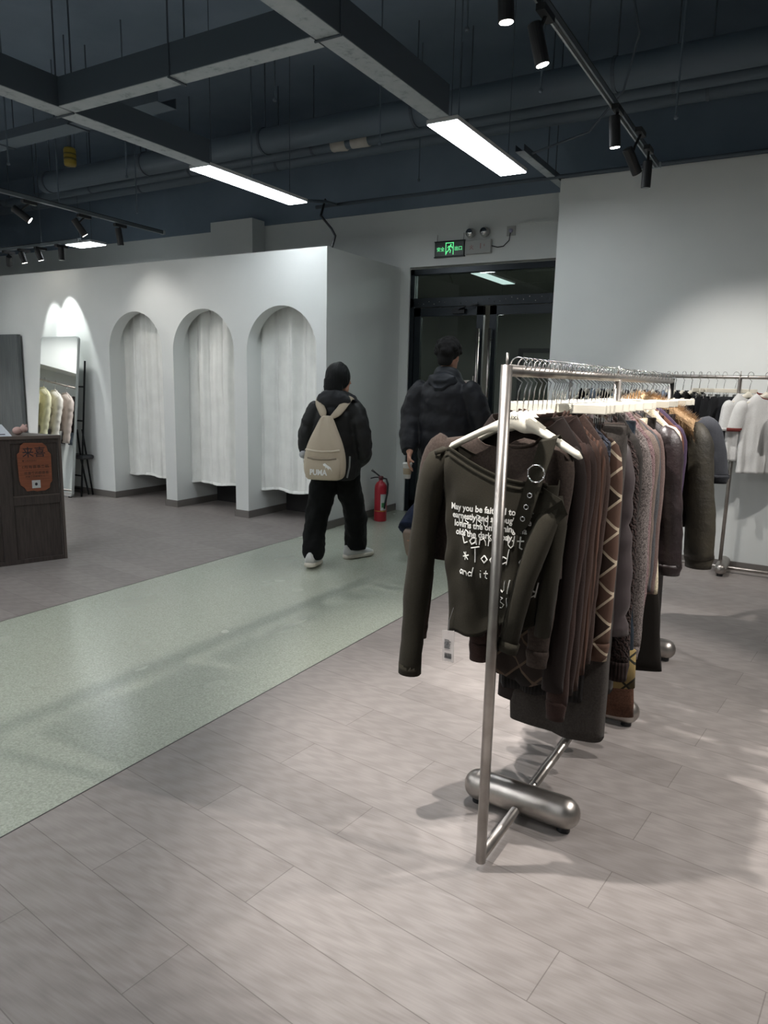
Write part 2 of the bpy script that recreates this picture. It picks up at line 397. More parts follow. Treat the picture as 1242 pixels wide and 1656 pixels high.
# curtains
def curtain(x0, x1, zb, seed, label):
    root = thing('curtain', label, 'curtain', ((x0 + x1) / 2, 5.83, 0), 0, 'fitting room curtains')
    hw = (x1 - x0) / 2 + .045; zt = 2.17; NX, NZ = 150, 60; rings = []
    rnd = random.Random(seed); ph = [rnd.uniform(0, 6.28) for _ in range(6)]
    def yy(u, t):
        a = .019 * sin(u * 9 + ph[0] + .7 * sin(t * 2 + ph[1])) + .012 * sin(u * 17 + ph[2] + .8 * t) + .003 * sin(u * 41 + ph[3])
        a += .014 * max(0, 1 - abs(((u * 2.6 + ph[4] + .03 * sin(5 * t)) % 1) - .5) * 12)
        k = .016 * noise.noise(Vector((u * 3 + seed, t * 4, 0))) + .006 * noise.noise(Vector((u * 14, t * 16 + seed, 3)))
        return a * (1 - .25 * t) + k * (.4 + .6 * t)
    for i in range(NZ + 1):
        t = i / NZ; z = zt + (zb + .01 * sin(3 * t) - zt) * t
        rings.append([Vector((lerp(-hw, hw, j / NX), yy(lerp(-1, 1, j / NX), t), z + (t * .012 * sin(j * .09 + seed)))) for j in range(NX + 1)])
    c = MB().loft(rings, False, False, closed=False).build('cloth', fabric('white_curtain_cloth', 'F0F2EE', 'curtain', .85), root, smooth=True, solid=.002)
    hr = [[Vector((p.x, p.y - .004 * (1 if k in (0, 1) else -1), p.z + (.028 if k in (1, 2) else -.001))) for p in rings[-1]] for k in (0, 1, 2, 3)]
    MB().loft(hr + [hr[0]], False, False, closed=False).build('hem', fabric('white_curtain_cloth', 'F0F2EE', 'curtain'), root, smooth=True)
    MB().tube([(-hw - .02, 0, zt + .012), (hw + .02, 0, zt + .012)], .011, 10).build('rod', white_plastic, root, smooth=True)
    return root
curtain(*ARCH[0], .27, 3, 'white cloth curtain in the leftmost arch, beside the leaning mirror')
curtain(*ARCH[1], .265, 11, 'white cloth curtain hanging in the middle one of three arches')
curtain(*ARCH[2], .28, 23, 'white cloth curtain in the rightmost arch, partly behind the woman')
for (x0, x1), lb in ((ARCH[1], 'dark box bench under the curtain of the middle arch'), (ARCH[2], 'dark box bench under the curtain of the rightmost arch')):
    r = thing('fitting_bench', lb, 'bench', ((x0 + x1) / 2, 6.45, 0), 0, 'benches in the fitting rooms')
    hw = (x1 - x0) / 2 - .016
    box('bench_body', (-hw, hw, -.24, .2, .0, .38), mat('dark_bench_board', '2B2A2B', .5), r, .004)
    box('bench_cushion', (-hw, hw, -.24, .2, .381, .44), mat('dark_bench_seat', '37353A', .7), r, .015)

# ------------------------------------------------------------------ ceiling services
def tray(name, a, b, wd, hgt, z, label, cat='cable tray', bm=None):
    root = thing(name, label, cat, (0, 0, 0))
    a = Vector((*a, 0)); b = Vector((*b, 0)); t = (b - a).normalized(); n = Vector((-t.y, t.x, 0)) * wd / 2
    q = [a + n, b + n, b - n, a - n]
    MB().prism([(p.x, p.y) for p in q], lambda p, d: (p[0], p[1], d), z, z + .004).build('tray_bottom', bm or tray_paint, root)
    for s in (1, -1):
        c = [a + n * s, b + n * s, b + n * s * .93, a + n * s * .93]
        MB().prism([(p.x, p.y) for p in c], lambda p, d: (p[0], p[1], d), z + .004, z + hgt).build('tray_side', tray_side, root)
    L = (b - a).length; k = int(L / 1.2)
    for i in range(1, k + 1):
        c = a + t * (L * i / (k + 1))
        m_ = MB(); nn = n * 1.06
        for s in (1, -1):
            e = c + nn * s; m_.tube([e + Vector((0, 0, z)), e + Vector((0, 0, CZ))], .005, 6)
        m_.tube([c + nn * 1.1 + Vector((0, 0, z - .006)), c - nn * 1.1 + Vector((0, 0, z - .006))], .006, 6)
        m_.build('hanger_rod', tray_side, root)
    return root
tray('cable_tray', (-4.10, -3.9), (-4.10, 4.18), .14, .17, 3.0, 'grey cable tray running in line with the left ceiling light')
tray('cable_tray', (-2.10, -3.9), (-2.10, 4.1), .13, .17, 3.0, 'grey cable tray running up to the right ceiling light')
tray('cable_tray', (-4.02, 2.98), (-2.175, 2.98), .11, .16, 3.001, 'short grey cable tray crossing between the two long trays')
tray('cable_tray', (-11.4, 4.45), (-4.75, 4.45), .2, .08, 3.6, 'high dark cable tray beyond the left long tray', bm=pipe_paint)
tray('cable_tray', (-2.10, 5.45), (-2.10, 6.96), .07, .05, 3.17, 'narrow pale cable channel from the right ceiling light to the wall')
def pipe(name, pts, r, label, m=pipe_paint, bands=0, cat='pipe'):
    if not bands: return tag(MB().tube(pts, r, 16).build(name, m, smooth=True), label, cat)
    root = thing(name, label, cat); MB().tube(pts, r, 18).build('pipe_wall', m, root, smooth=True)
    a, b = Vector(pts[0]), Vector(pts[-1]); L = (b - a).length; t = (b - a) / L; k = int(L / bands)
    for i in range(k + 1):
        c = a + t * (i * bands + .1); MB().tube([c - t * .012, c + t * .012], r * 1.07, 18).tube([c, c + Vector((0, 0, CZ - c.z))], .006, 6).build('pipe_clamp', tray_side, root)
    return root
pipe('duct_pipe', [(-7.95, 5.55, 3.62), (3.5, 5.55, 3.62)], .11, 'thick dark pipe running across under the ceiling', bands=1.6)
pipe('duct_pipe', [(-9.2, 5.83, 3.58), (3.5, 5.83, 3.58)], .05, 'thin dark pipe just behind the thick ceiling pipe', bands=1.6)
pipe('duct_pipe', [(-11, 6.05, 3.58), (3.5, 6.05, 3.58)], .06, 'dark pipe nearest the back wall, running across the ceiling', bands=2.0)
pipe('duct_pipe', [(-11, 6.25, 3.75), (3.5, 6.3, 3.75)], .035, 'thin dark conduit above the back pipes')
tag(MB().tube([(-4.55, 6.22, 3.17), (3.4, 6.22, 3.17)], .016, 8).build('conduit', tray_side, smooth=True), 'thin grey conduit crossing above the exit sign', 'pipe')
tag(MB().tube([(-4.18, 5.43, 3.03), (-4.2, 5.9, 3.12), (-4.3, 6.22, 3.17), (-4.5, 6.22, 3.17)], .014, 8).build('conduit', tray_side, smooth=True), 'short conduit bending off the end of the left ceiling light', 'pipe')
tag(MB().tube([(-4.28, 6.0, 3.17), (-4.26, 5.9, 3.0), (-4.1, 5.85, 2.86), (-4.02, 5.8, 2.78), (-4.0, 5.72, 2.66)], .011, 8).build('cable', black_plastic, smooth=True), 'black cable drooping onto the corner of the fitting room wall', 'cable')
tag(MB().tube([(-1.35, 5.2, 4.2), (-1.25, 5.3, 3.75), (-1.35, 5.4, 3.45), (-1.6, 5.5, 3.25), (-2.02, 5.5, 3.16)], .008, 8).build('cable', tray_side, smooth=True), 'thin cable looping down to the right ceiling light', 'cable')
mb = MB(); root = thing('pipe_wrap', 'torn white insulation wrap on the thin ceiling pipe', 'insulation', (-4.02, 5.83, 3.58))
MB().tube([(-.06, 0, 0), (.1, 0, 0)], .058, 14, wob=.012).tube([(.16, 0, 0), (.34, 0, 0)], .058, 14, wob=.01).build('wrap', mat('white_insulation', 'B8B4AC', .9), root, smooth=True)
yl = thing('pipe_valve', 'yellow tagged cylinder hanging from the dark ceiling on the left', 'valve', (-6.82, 5.06, 3.55))
MB().lathe([(.055, 0), (.06, .02), (.06, .15), (.05, .17)]).build('valve_body', mat('yellow_tag', '9A8430', .6), yl, smooth=True); MB().lathe([(.062, .05), (.062, .07)]).lathe([(.062, .10), (.062, .115)]).build('valve_band', mat('dark_band', '5A5320', .6), yl, smooth=True)
MB().tube([(0, 0, .17), (0, 0, .75)], .02, 8).build('valve_pipe', pipe_paint, yl, smooth=True)
# thin suspension rods and drops seen against the ceiling
rods = [(-5.6, 3.6, 3.05), (-5.2, 4.4, 3.1), (-3.35, 4.1, 3.3), (-3.0, 4.9, 3.2), (-2.9, 3.6, 3.5), (-1.75, 3.7, 3.25), (-1.62, 4.5, 3.2), (-.95, 3.4, 3.3), (-.9, 4.9, 3.06), (-3.2, 5.9, 3.2), (-4.6, 5.3, 3.2), (-5.9, 5.1, 3.02), (-6.4, 4.6, 3.03), (-2.5, 5.2, 3.3)]
names_r = ['left of the left cable tray', 'behind the left cable tray', 'between the two long trays, nearer', 'between the two ceiling lights', 'before the right cable tray', 'right of the right cable tray', 'right of the right ceiling light', 'beside the near spotlights', 'beside the far spotlights', 'in front of the conduit', 'left of the left ceiling light', 'over the far end of the left spotlight track', 'over the middle of the left spotlight track', 'above the man']
for (x, y, z), nn in zip(rods, names_r):
    tag(MB().tube([(x, y, z), (x, y, CZ)], .006, 6).ball((x, y, z), .014, n=5).build('suspension_rod', pipe_paint), 'thin dark rod hanging from the ceiling ' + nn, 'rod', 'ceiling suspension rods')
spr = thing('sprinkler', 'small sprinkler drop between the trays on the dark ceiling', 'sprinkler', (-3.05, 2.35, 3.75))
MB().tube([(0, 0, .55), (0, 0, .02)], .014, 8).build('drop_pipe', pipe_paint, spr); MB().lathe([(.0, -.02), (.022, -.015), (.024, -.01), (.008, -.005), (.012, .02)]).build('sprinkler_head', tray_side, spr)
jb = thing('junction_box', 'small dark junction box high up above the near spotlights', 'box', (-.85, 3.5, 4.1)); MB().box(-.08, .08, -.05, .05, 0, .12).build('box_body', pipe_paint, jb, bevel=.01); MB().box(-.085, .085, -.055, .055, .1, .12).build('box_lid', tray_side, jb)

def panel(x, y, z, label, w_=.2, l_=1.21, glow=None):
    r = thing('ceiling_light', label, 'ceiling light', (x, y, z), 0, 'long ceiling light panels')
    MB().box(-w_/2 - .006, w_/2 + .006, -l_/2 - .006, l_/2 + .006, .004, .03).build('light_housing', mat('white_lamp_housing', 'C8CACA', .5), r, bevel=.003)
    MB().box(-w_/2, w_/2, -l_/2, l_/2, -.002, .003).build('diffuser', glow or lampglow, r)
    for s in (-1, 1): MB().tube([(0, s * l_ * .4, .03), (0, s * l_ * .4, (CZ if y < 7 else 3.3) - z)], .003, 6).build('suspension_wire', tray_side, r)
    return r
panel(-4.17, 4.82, 3.0, 'long lit ceiling light left, in front of the rightmost arch')
panel(-2.12, 4.79, 3.0, 'long lit ceiling light right, nearest the exit sign')
r = panel(-7.85, 5.98, 3.0, 'small lit ceiling light far left over the fitting rooms', .46, .22)
fill_glow = mat('added_fill_glow', 'F6F8FA', .5, 0, 13.0)  # stronger glow for the added panels outside the view
pass_fill_glow = mat('passage_added_glow', 'F0F8F4', .5, 0, 45.0)  # glow of the unseen panels added to brighten the passage
dim = mat('passage_panel_glow', 'E4F2F2', .5, 0, .75)
panel(-4.33, 10.45, 3.0, 'pale ceiling light seen through the glass above the door', .2, 1.25, dim)
panel(-5.18, 13.45, 3.0, 'short far ceiling light seen through the right door leaf', .3, 1.3, dim)
panel(-5.0, 15.0, 3.0, 'farthest ceiling light in the passage behind the door', .8, .2, dim)
panel(-1.9, 9.5, 3.0, 'added passage fill light, unseen right of the glass door', .2, 1.2, pass_fill_glow)  # this and the next panel are added out of sight to lift the passage
panel(-1.9, 12.5, 3.0, 'added passage fill light, unseen deeper behind the wall', .2, 1.2, pass_fill_glow)
for (x, y) in ((-6.2, 1.6), (-4.17, -2.2), (-2.12, -2.2), (-2.12, .0), (-4.17, .6), (-8.2, 1.6), (-8.2, 3.2), (-6.4, -1.2)):  # extra panels out of view, added as fill light for the shop
    panel(x, y, 3.0, 'added unseen fill panel over the shop floor', glow=fill_glow)

def spotlight(loc, aim, lit, label, power=0, size=45, blend=.35, col=(1, .95, .905), zt=3.06, ln=.17, r=.032, group='track spotlights'):
    loc = Vector(loc); aim = Vector(aim); d = (aim - loc).normalized()
    root = thing('spotlight', label, 'spotlight', (loc.x, loc.y, zt), 0, group)
    q = loc - Vector((loc.x, loc.y, zt))
    back = q - d * ln
    MB().tube([back, back + d * .004, q - d * .004, q], [r * .9, r, r, r * .97], 20).build('lamp_body', black_plastic, root, smooth=False)
    MB().tube([q - d * .002, q + d * .0015], r * .86, 18).build('lens', lens_on if lit else lens_off, root)
    piv = back + d * ln * .35
    MB().box(-.02, .02, -.07, .07, -.028, .0).tube([(0, 0, -.025), (piv.x * .6, piv.y * .6, piv.z * .55 - .01), piv], .009, 8).build('track_adapter', black_plastic, root)
    if power:
        ld = bpy.data.lights.new('beam', 'SPOT'); ld.energy = power * SPOT; ld.spot_size = radians(size); ld.spot_blend = blend; ld.color = col; ld.shadow_soft_size = .022
        lo = bpy.data.objects.new('beam', ld); COL.objects.link(lo); lo.parent = root
        lo.location = q + d * .01; lo.rotation_euler = d.to_track_quat('-Z', 'Y').to_euler()
    return root
def track(x0, y0, x1, y1, z, label):
    root = thing('light_track', label, 'light track')
    a = Vector((x0, y0, z)); b = Vector((x1, y1, z)); t = (b - a).normalized(); n = Vector((-t.y, t.x, 0))
    for s in (-1, 1):
        c = n * .014 * s
        MB().prism([(p.x, p.y) for p in (a + c + n * .005, b + c + n * .005, b + c - n * .005, a + c - n * .005)], lambda p, d: (p[0], p[1], d), z, z + .03).build('track_rail', tray_paint if s > 0 else mat('track_rail_grey', '6E767B', .4, .5), root)
    MB().prism([(p.x, p.y) for p in (a + n * .02, b + n * .02, b - n * .02, a - n * .02)], lambda p, d: (p[0], p[1], d), z + .03, z + .035).build('track_back', black_metal, root)
    m_ = MB(); L = (b - a).length
    for k in range(max(2, int(L / 1.3))):
        c = a + t * (.3 + k * 1.3); m_.tube([c + Vector((0, 0, .03)), c + Vector((0, 0, CZ - z))], .004, 6)
    m_.build('track_rod', tray_side, root)
    MB().box(b.x - .03, b.x + .03, b.y - .012, b.y + .012, z - .003, z + .037).build('end_cap', tray_paint, root)
track(-1.2, -1.5, -1.2, 5.95, 3.07, 'ceiling spotlight track above the near clothes rack')
spotlight((-1.21, 2.92, 2.86), (-1.1, 3.2, 0), True, 'lit track spotlight nearest the camera, only its bright lens facing down', 70, 62, .6)
spotlight((-1.19, 3.31, 2.84), (-.75, 3.6, 1.), True, 'second lit track spotlight from the camera, tilted right', 85, 56, .5)
spotlight((-1.17, 4.58, 2.84), (-1.0, 4.95, .0), True, 'third lit track spotlight, its lens facing down above the rack end', 22, 66, .9)
spotlight((-1.13, 5.03, 2.80), (-.3, 6.35, .8), False, 'unlit looking dark spotlight, left of the last pair on the track', 28, 70, .9)
spotlight((-1.15, 5.40, 2.80), (-1.2, 5.6, 0), False, 'dark spotlight hanging straight down at the end of the right track', 0)
# heads on the same track and the parallel one, out of the frame
spotlight((-1.2, 1.5, 2.85), (-.6, 2.1, .9), True, 'track spotlight over the near end of the clothes rack', 95, 66, .5)
spotlight((-1.2, .6, 2.85), (-.8, 1.6, .8), True, 'track spotlight out above the camera side', 0, 55)
track(1.15, -1.5, 1.15, 5.6, 3.07, 'ceiling spotlight track right of the near clothes rack')
spotlight((1.15, 2.2, 2.85), (-.7, 2.4, .6), True, 'track spotlight right of the near rack', 60, 58, .5)
spotlight((1.15, 3.6, 2.85), (-.4, 3.2, .8), True, 'track spotlight right of the rack middle', 80, 56, .5)
spotlight((1.15, 4.8, 2.85), (-.1, 6.3, 1.0), True, 'track spotlight right of the far rack', 34, 64, .9)
# left tracks
track(-6.18, 1.0, -6.42, 5.9, 3.0, 'ceiling spotlight track before the fitting rooms, left')
spotlight((-6.34, 4.25, 2.82), (-5.7, 5.0, 2.1), True, 'lit spotlight on the left track, tilted down to the right', 8, 70, 1, zt=2.99)
spotlight((-6.37, 4.85, 2.80), (-6.2, 5.5, 1.9), True, 'spotlight on the left track above the small ceiling light', 7, 80, 1, zt=2.99)
spotlight((-6.395, 5.30, 2.78), (-6.33, 5.45, 1.5), False, 'dark spotlight near the far end of the left track', 0, zt=2.99)
spotlight((-6.31, 3.80, 2.80), (-6.3, 4.1, 2.0), True, 'lit spotlight at the left picture edge on the left track', 0, zt=2.99)
track(-9.3, 5.28, -7.05, 5.28, 2.86, 'far left spotlight track, close in front of the fitting room wall')
spotlight((-8.03, 5.28, 2.70), (-7.93, 5.62, 1.55), True, 'lit spotlight pointing straight down, middle of the far left trio', 14, 44, .35, zt=2.85, ln=.12, col=(.95, 1, .97))
spotlight((-7.72, 5.28, 2.71), (-7.66, 5.62, 1.75), True, 'lit spotlight on the right of the far left trio', 22, 44, .35, zt=2.85, ln=.12, col=(.95, 1, .97))
spotlight((-8.33, 5.28, 2.69), (-8.7, 5.5, 2.2), False, 'dark spotlight on the left of the far left trio', 0, zt=2.85, ln=.12)
spotlight((-7.35, 5.28, 2.69), (-7.35, 5.3, 1.5), False, 'dark spotlight hanging straight, right of the far left trio', 0, zt=2.85, ln=.14)

# exit sign, emergency lamp and their wiring on the back wall
def xz(x0, z0, y): return lambda a, b: (x0 + a, y, z0 + b)
ex = thing('exit_sign', 'green lit exit sign above the glazed door', 'sign', (-3.39, 6.979, 2.805))
box('sign_body', (-.167, .167, -.03, -.001, -.073, .073), mat('sign_dark_green', '16261F', .3), ex, .004)
MB().box(-.172, .172, -.033, -.002, -.083, -.073).box(-.172, .172, -.033, -.002, .073, .079).build('sign_edge', black_metal, ex)
green = mat('exit_green_glow', '5FD98A', .5, 0, .35)
gm = MB(); add_text(gm, '安全', .045, xz(-.142, -.018, -.0315), .0006); add_text(gm, '出口', .045, xz(.060, -.018, -.0315), .0006); gm.build('sign_characters', green, ex)
gm = MB(); Y = -.0315
for b in ((-.04, -.032, -.06, .06), (.044, .052, -.06, .06), (-.04, .052, .053, .061)): gm.box(b[0], b[1], Y - .001, Y, b[2], b[3])
gm.ball((.02, Y, .037), .009, .001, .009, n=6)
for pts in (((.015, .03), (.0, -.002)), ((.015, .024), (.034, .016), (.036, .002)), ((.015, .024), (-.006, .022), (-.016, .008)), ((0, -.002), (.018, -.016), (.010, -.042)), ((0, -.002), (-.012, -.024), (-.028, -.030)), ((-.028, -.03), (-.03, -.05))):
    gm.tube([(a, Y, b) for a, b in pts], .0055, 6, r2=.001, up=(0, 0, 1))
gm.build('running_figure', green, ex)
MB().tube([(-.15, -.01, .075), (-.15, -.002, .15)], .002, 6).tube([(.15, -.01, .075), (.15, -.002, .15)], .002, 6).build('sign_wire', black_metal, ex)
em = thing('emergency_lamp', 'white twin head emergency lamp right of the exit sign', 'emergency light', (-3.065, 6.979, 2.80))
box('lamp_box', (-.14, .142, -.05, -.001, -.066, .066), mat('grey_white_plastic', 'A9ABA8', .5), em, .006)
m_ = MB(); add_text(m_, '火', .05, xz(-.09, -.02, -.0515)); m_.box(.03, .036, -.0515, -.05, -.02, .03).box(.07, .075, -.0515, -.05, 0, .02); m_.build('lamp_marks', mat('red_mark', '9C5B52', .6), em)
for s in (-.084, .07):
    MB().lathe([(.0, -.055), (.03, -.05), (.047, -.03), (.05, -.01), (.035, .03), (0, .035)], (s, -.03, .135), 20, 'Y').build('lamp_head', mat('grey_white_plastic', 'A9ABA8', .5), em, smooth=True)
    MB().lathe([(0, 0), (.036, .001), (.036, .004), (0, .006)], (s, -.088, .135), 16, 'Y').build('lamp_lens', chrome, em, smooth=True)
sk = thing('wall_socket', 'small white wall socket right of the emergency lamp', 'socket', (-2.73, 6.979, 2.93))
box('socket_plate', (-.045, .045, -.012, -.001, -.045, .045), mat('grey_white_plastic', 'A9ABA8', .5), sk, .003); MB().lathe([(.018, -.03), (.02, -.012)], (0, 0, 0), 12, 'Y').build('plug', mat('pale_violet_plug', '9A9AB0', .5), sk, smooth=True)
tag(MB().tube([(-2.73, 6.95, 2.91), (-2.74, 6.955, 2.84), (-2.80, 6.96, 2.79), (-2.86, 6.96, 2.785), (-2.92, 6.95, 2.80)], .005, 8).build('cable', black_plastic, smooth=True), 'dark cable curving from the wall socket to the emergency lamp', 'cable')
tag(MB().box(-2.70, -2.10, 6.962, 6.979, 2.985, 3.005).build('cable_trunking', white_wall), 'white trunking strip running right from the wall socket', 'trunking')

# ------------------------------------------------------------------ clothes racks and hangers
def rack(name, label, L, posts, caps, Hh, loc, rz, r=.0155, capl=.155, capr=.052):
    root = thing(name, label, 'clothes rack', loc, rz)
    MB().tube([(0, -.0, Hh), (0, L, Hh)], r, 16).build('top_rail', steel, root, smooth=True)
    MB().tube([(0, 0, .042), (0, L, .042)], r, 16).build('base_rail', steel, root, smooth=True)
    for p in posts:
        MB().tube([(0, p, .027), (0, p, Hh + r * .9)], r, 16).tube([(0, p, Hh), (0, p, Hh + .045)], .0035, 8).build('post', steel, root, smooth=True)
    for p in caps:
        c = MB().capsule((-capl, p, capr + .012), (capl, p, capr + .012), capr, 26).build('weight', steel, root, smooth=True)
        for s in (-1, 1): MB().lathe([(.022, 0), (.022, .016)], (s * capl, p, .0), 16).build('rubber_foot', black_plastic, c)
    return root
NR0 = Vector((-.705, 1.82, 0)); NRL = 2.42; NA = -.012
rack('clothes_rack', 'brushed steel clothes rack in the foreground, full of brown clothes', NRL, (0, 1.21, NRL), (.33, 1.215, 2.10), 1.485, NR0, NA, capl=.152)
rack('clothes_rack', 'brushed steel clothes rack by the far wall with tees and dark skirts', 3.3, (.0, 1.31, 2.6), (1.33, .35, 2.9), 1.54, (-1.80, 6.17, 0), -pi / 2, .014, .15, .045)
rack('clothes_rack', 'steel clothes rack by the left partition, seen in the mirror', 3.3, (0, 1.6, 3.3), (.3, 3.0), 1.52, (-9.17, 1.9, 0), 0, .014, .1, .045)

def hook_mb(mb, z1, rr=.0215):
    pts = []
    for i in range(13):
        a = radians(-35 + i * 19); pts.append((rr * cos(a), 0, rr * sin(a) - .004))
    pts = pts[:]; pts.append((-.02, 0, -.025)); pts.append((.012, 0, -.05)); pts.append((.004, 0, -.075)); pts.append((0, 0, z1))
    mb.tube(pts, .0019, 6)
def hanger_proto():
    root = thing('hanger', '', 'hanger', (0, 0, 0), 0, 'white coat hangers')
    m_ = MB(); hook_mb(m_, -.135); m_.build('hook', chrome, root, smooth=True)
    rings = []
    N = 36
    for i in range(N + 1):
        u = -1 + 2 * i / N; x = .176 * u - .004; au = abs(u)
        zc = -.142 - .012 * sm(au * 5) - .092 * au ** 1.2
        hh = lerp(.026, .0115, sm(au * 2.6)); th = lerp(.0075, .0095, sm(au * 1.3))
        if au > .96: k = sqrt(max(0, 1 - ((au - .96) / .04) ** 2)) * .8 + .2; hh *= k; th *= k
        low = .012 * (1 - sm(au * 3))
        rings.append([Vector((x, th * cos(a), zc - low + hh * sin(a))) for a in [2 * pi * j / 12 for j in range(12)]])
    m2 = MB(); m2.loft(rings); m2.build('shoulder_bar', white_plastic, root, smooth=True)
    return root
def clip_proto():
    root = thing('clip_hanger', '', 'hanger', (0, 0, 0), 0, 'white clip hangers')
    m_ = MB(); hook_mb(m_, -.118); m_.build('hook', chrome, root, smooth=True)
    MB().box(-.168, .168, -.006, .006, -.142, -.112).build('bar', white_plastic, root, bevel=.003)
    for s in (-1, 1):
        x = s * .12
        MB().tube([(x + .012, -.007, -.142), (x + .012, -.009, -.165), (x - .012, -.009, -.165), (x - .012, -.007, -.142)], .0014, 6).box(x - .013, x + .013, -.012, -.008, -.19, -.155).box(x - .013, x + .013, .008, .012, -.19, -.155).build('clip', chrome, root)
    return root
def copy_tree(o, parent=None):
    c = o.copy(); COL.objects.link(c)
    if parent: c.parent = parent
    for ch in list(o.children): copy_tree(ch, c)
    return c
HP, CP = hanger_proto(), clip_proto(); used = {'h': False, 'c': False}
dark_print = mat('hanger_lettering_grey', '6B675E', .6)
def hang(kind, pos, rz, label, text=False, group=None):
    src = HP if kind == 'h' else CP
    if used[kind]: o = copy_tree(src)
    else: o = src; used[kind] = True
    o.location = pos; o.rotation_euler = (0, 0, rz); o['label'] = label
    if group: o['group'] = group
    if text:
        m_ = MB()
        if kind == 'h': add_text(m_, 'laixi', .021, lambda a, b: (-.022 + a, -.0078, -.152 + b), .0003)
        else: add_text(m_, 'laixi', .019, lambda a, b: (.05 + a, -.0068, -.132 + b), .0003)
        TEXTS.append((m_, o))
    return o
TEXTS = []

# ------------------------------------------------------------------ garments
def gbody(hw0, hw1, hd, zsh, znk, zhem, nk=.07, dipf=.05, dipb=.01, fold=.008, nf=3, seed=0, puff=0, pitch=.12, xc=0, ztopf=None, zhemf=None, wr=.004, nr=34, nj=72, mid=None, hdtop=None):
    mb = MB(); rings = []
    ts = [0, .006, .015, .03, .05, .08] + [.08 + .92 * (i / (nr - 6)) for i in range(1, nr - 5)]
    for t in ts:
        ring = []
        for j in range(nj):
            th = 2 * pi * j / nj; c, s = cos(th), sin(th)
            xn = math.copysign(abs(c) ** .75, c); yn = math.copysign(abs(s) ** .6, s)
            hw = lerp(hw0, hw1, sm(t))
            if mid: hw += mid * sin(pi * t)
            x = xn * hw; x0 = xn * hw0; front = s < 0
            if ztopf: zt, open_ = ztopf(x0, front)
            else:
                a = abs(x0); open_ = a < nk
                if open_: zt = znk - (dipf if front else dipb) * (1 - (a / nk) ** 2) ** .5
                else: zt = lerp(znk, zsh, ((a - nk) / max(.001, hw0 - nk)) ** 1.15)
            zh = zhemf(x, front) if zhemf else zhem
            z = zt + (zh - zt) * t
            h0 = (hdtop if hdtop else .026) if open_ else .0015
            k = min(1, t / .07) ** .5
            dd = lerp(h0, hd, k)
            if puff: dd *= 1 + puff * (abs(sin(pi * z / pitch)) ** .5 - .6)
            y = yn * dd
            f = fold * sm(t * 1.3) * (sin(nf * pi * x / hw0 + seed * 1.7 + .8 * sin(t * 3 + seed)) + .5 * sin(nf * 2.3 * pi * x / hw0 + seed))
            y += f
            if wr:
                q = noise.noise(Vector((x * 7 + seed * 3.1, y * 5, z * 6))) + .6 * noise.noise(Vector((x * 18 + seed, y * 9, z * 11)))
                y += wr * 1.8 * q * sm(t * 4) * (1 if front else -1); x += wr * q * sm(t * 4)
            ring.append(Vector((x + xc, y, z)))
        rings.append(ring)
    mb.loft(rings, False, False)
    return mb
def gsleeve(side, x0, z0, L, r0, r1, d0, d1, out=.03, fwd=0, seed=0, puff=0, pitch=.1, wob=.006, bend=.0, n=22, mb=None):
    mb = mb or MB(); pts = []; a = []; b = []
    for i in range(n + 1):
        s = i / n
        x = x0 + side * (out * s ** .6 + .02 * sin(pi * min(1, s * 4) / 2))
        pts.append((x, fwd * s + bend * sin(pi * s), z0 - L * s ** 1.05))
        k = min(1, .35 + (s * 9) ** .5 * .65)
        ra, rb = lerp(r0, r1, s ** .8) * k, lerp(d0, d1, s) * k
        if puff: q = 1 + puff * (abs(sin(pi * s * L / pitch)) ** .5 - .6); ra *= q; rb *= q
        a.append(ra); b.append(rb)
    mb.tube(pts, a, 18, r2=b, up=(side, 0, 0), caps=True, wob=wob, seed=seed)
    return mb, Vector(pts[-1]), a[-1], b[-1]
GAR = {}
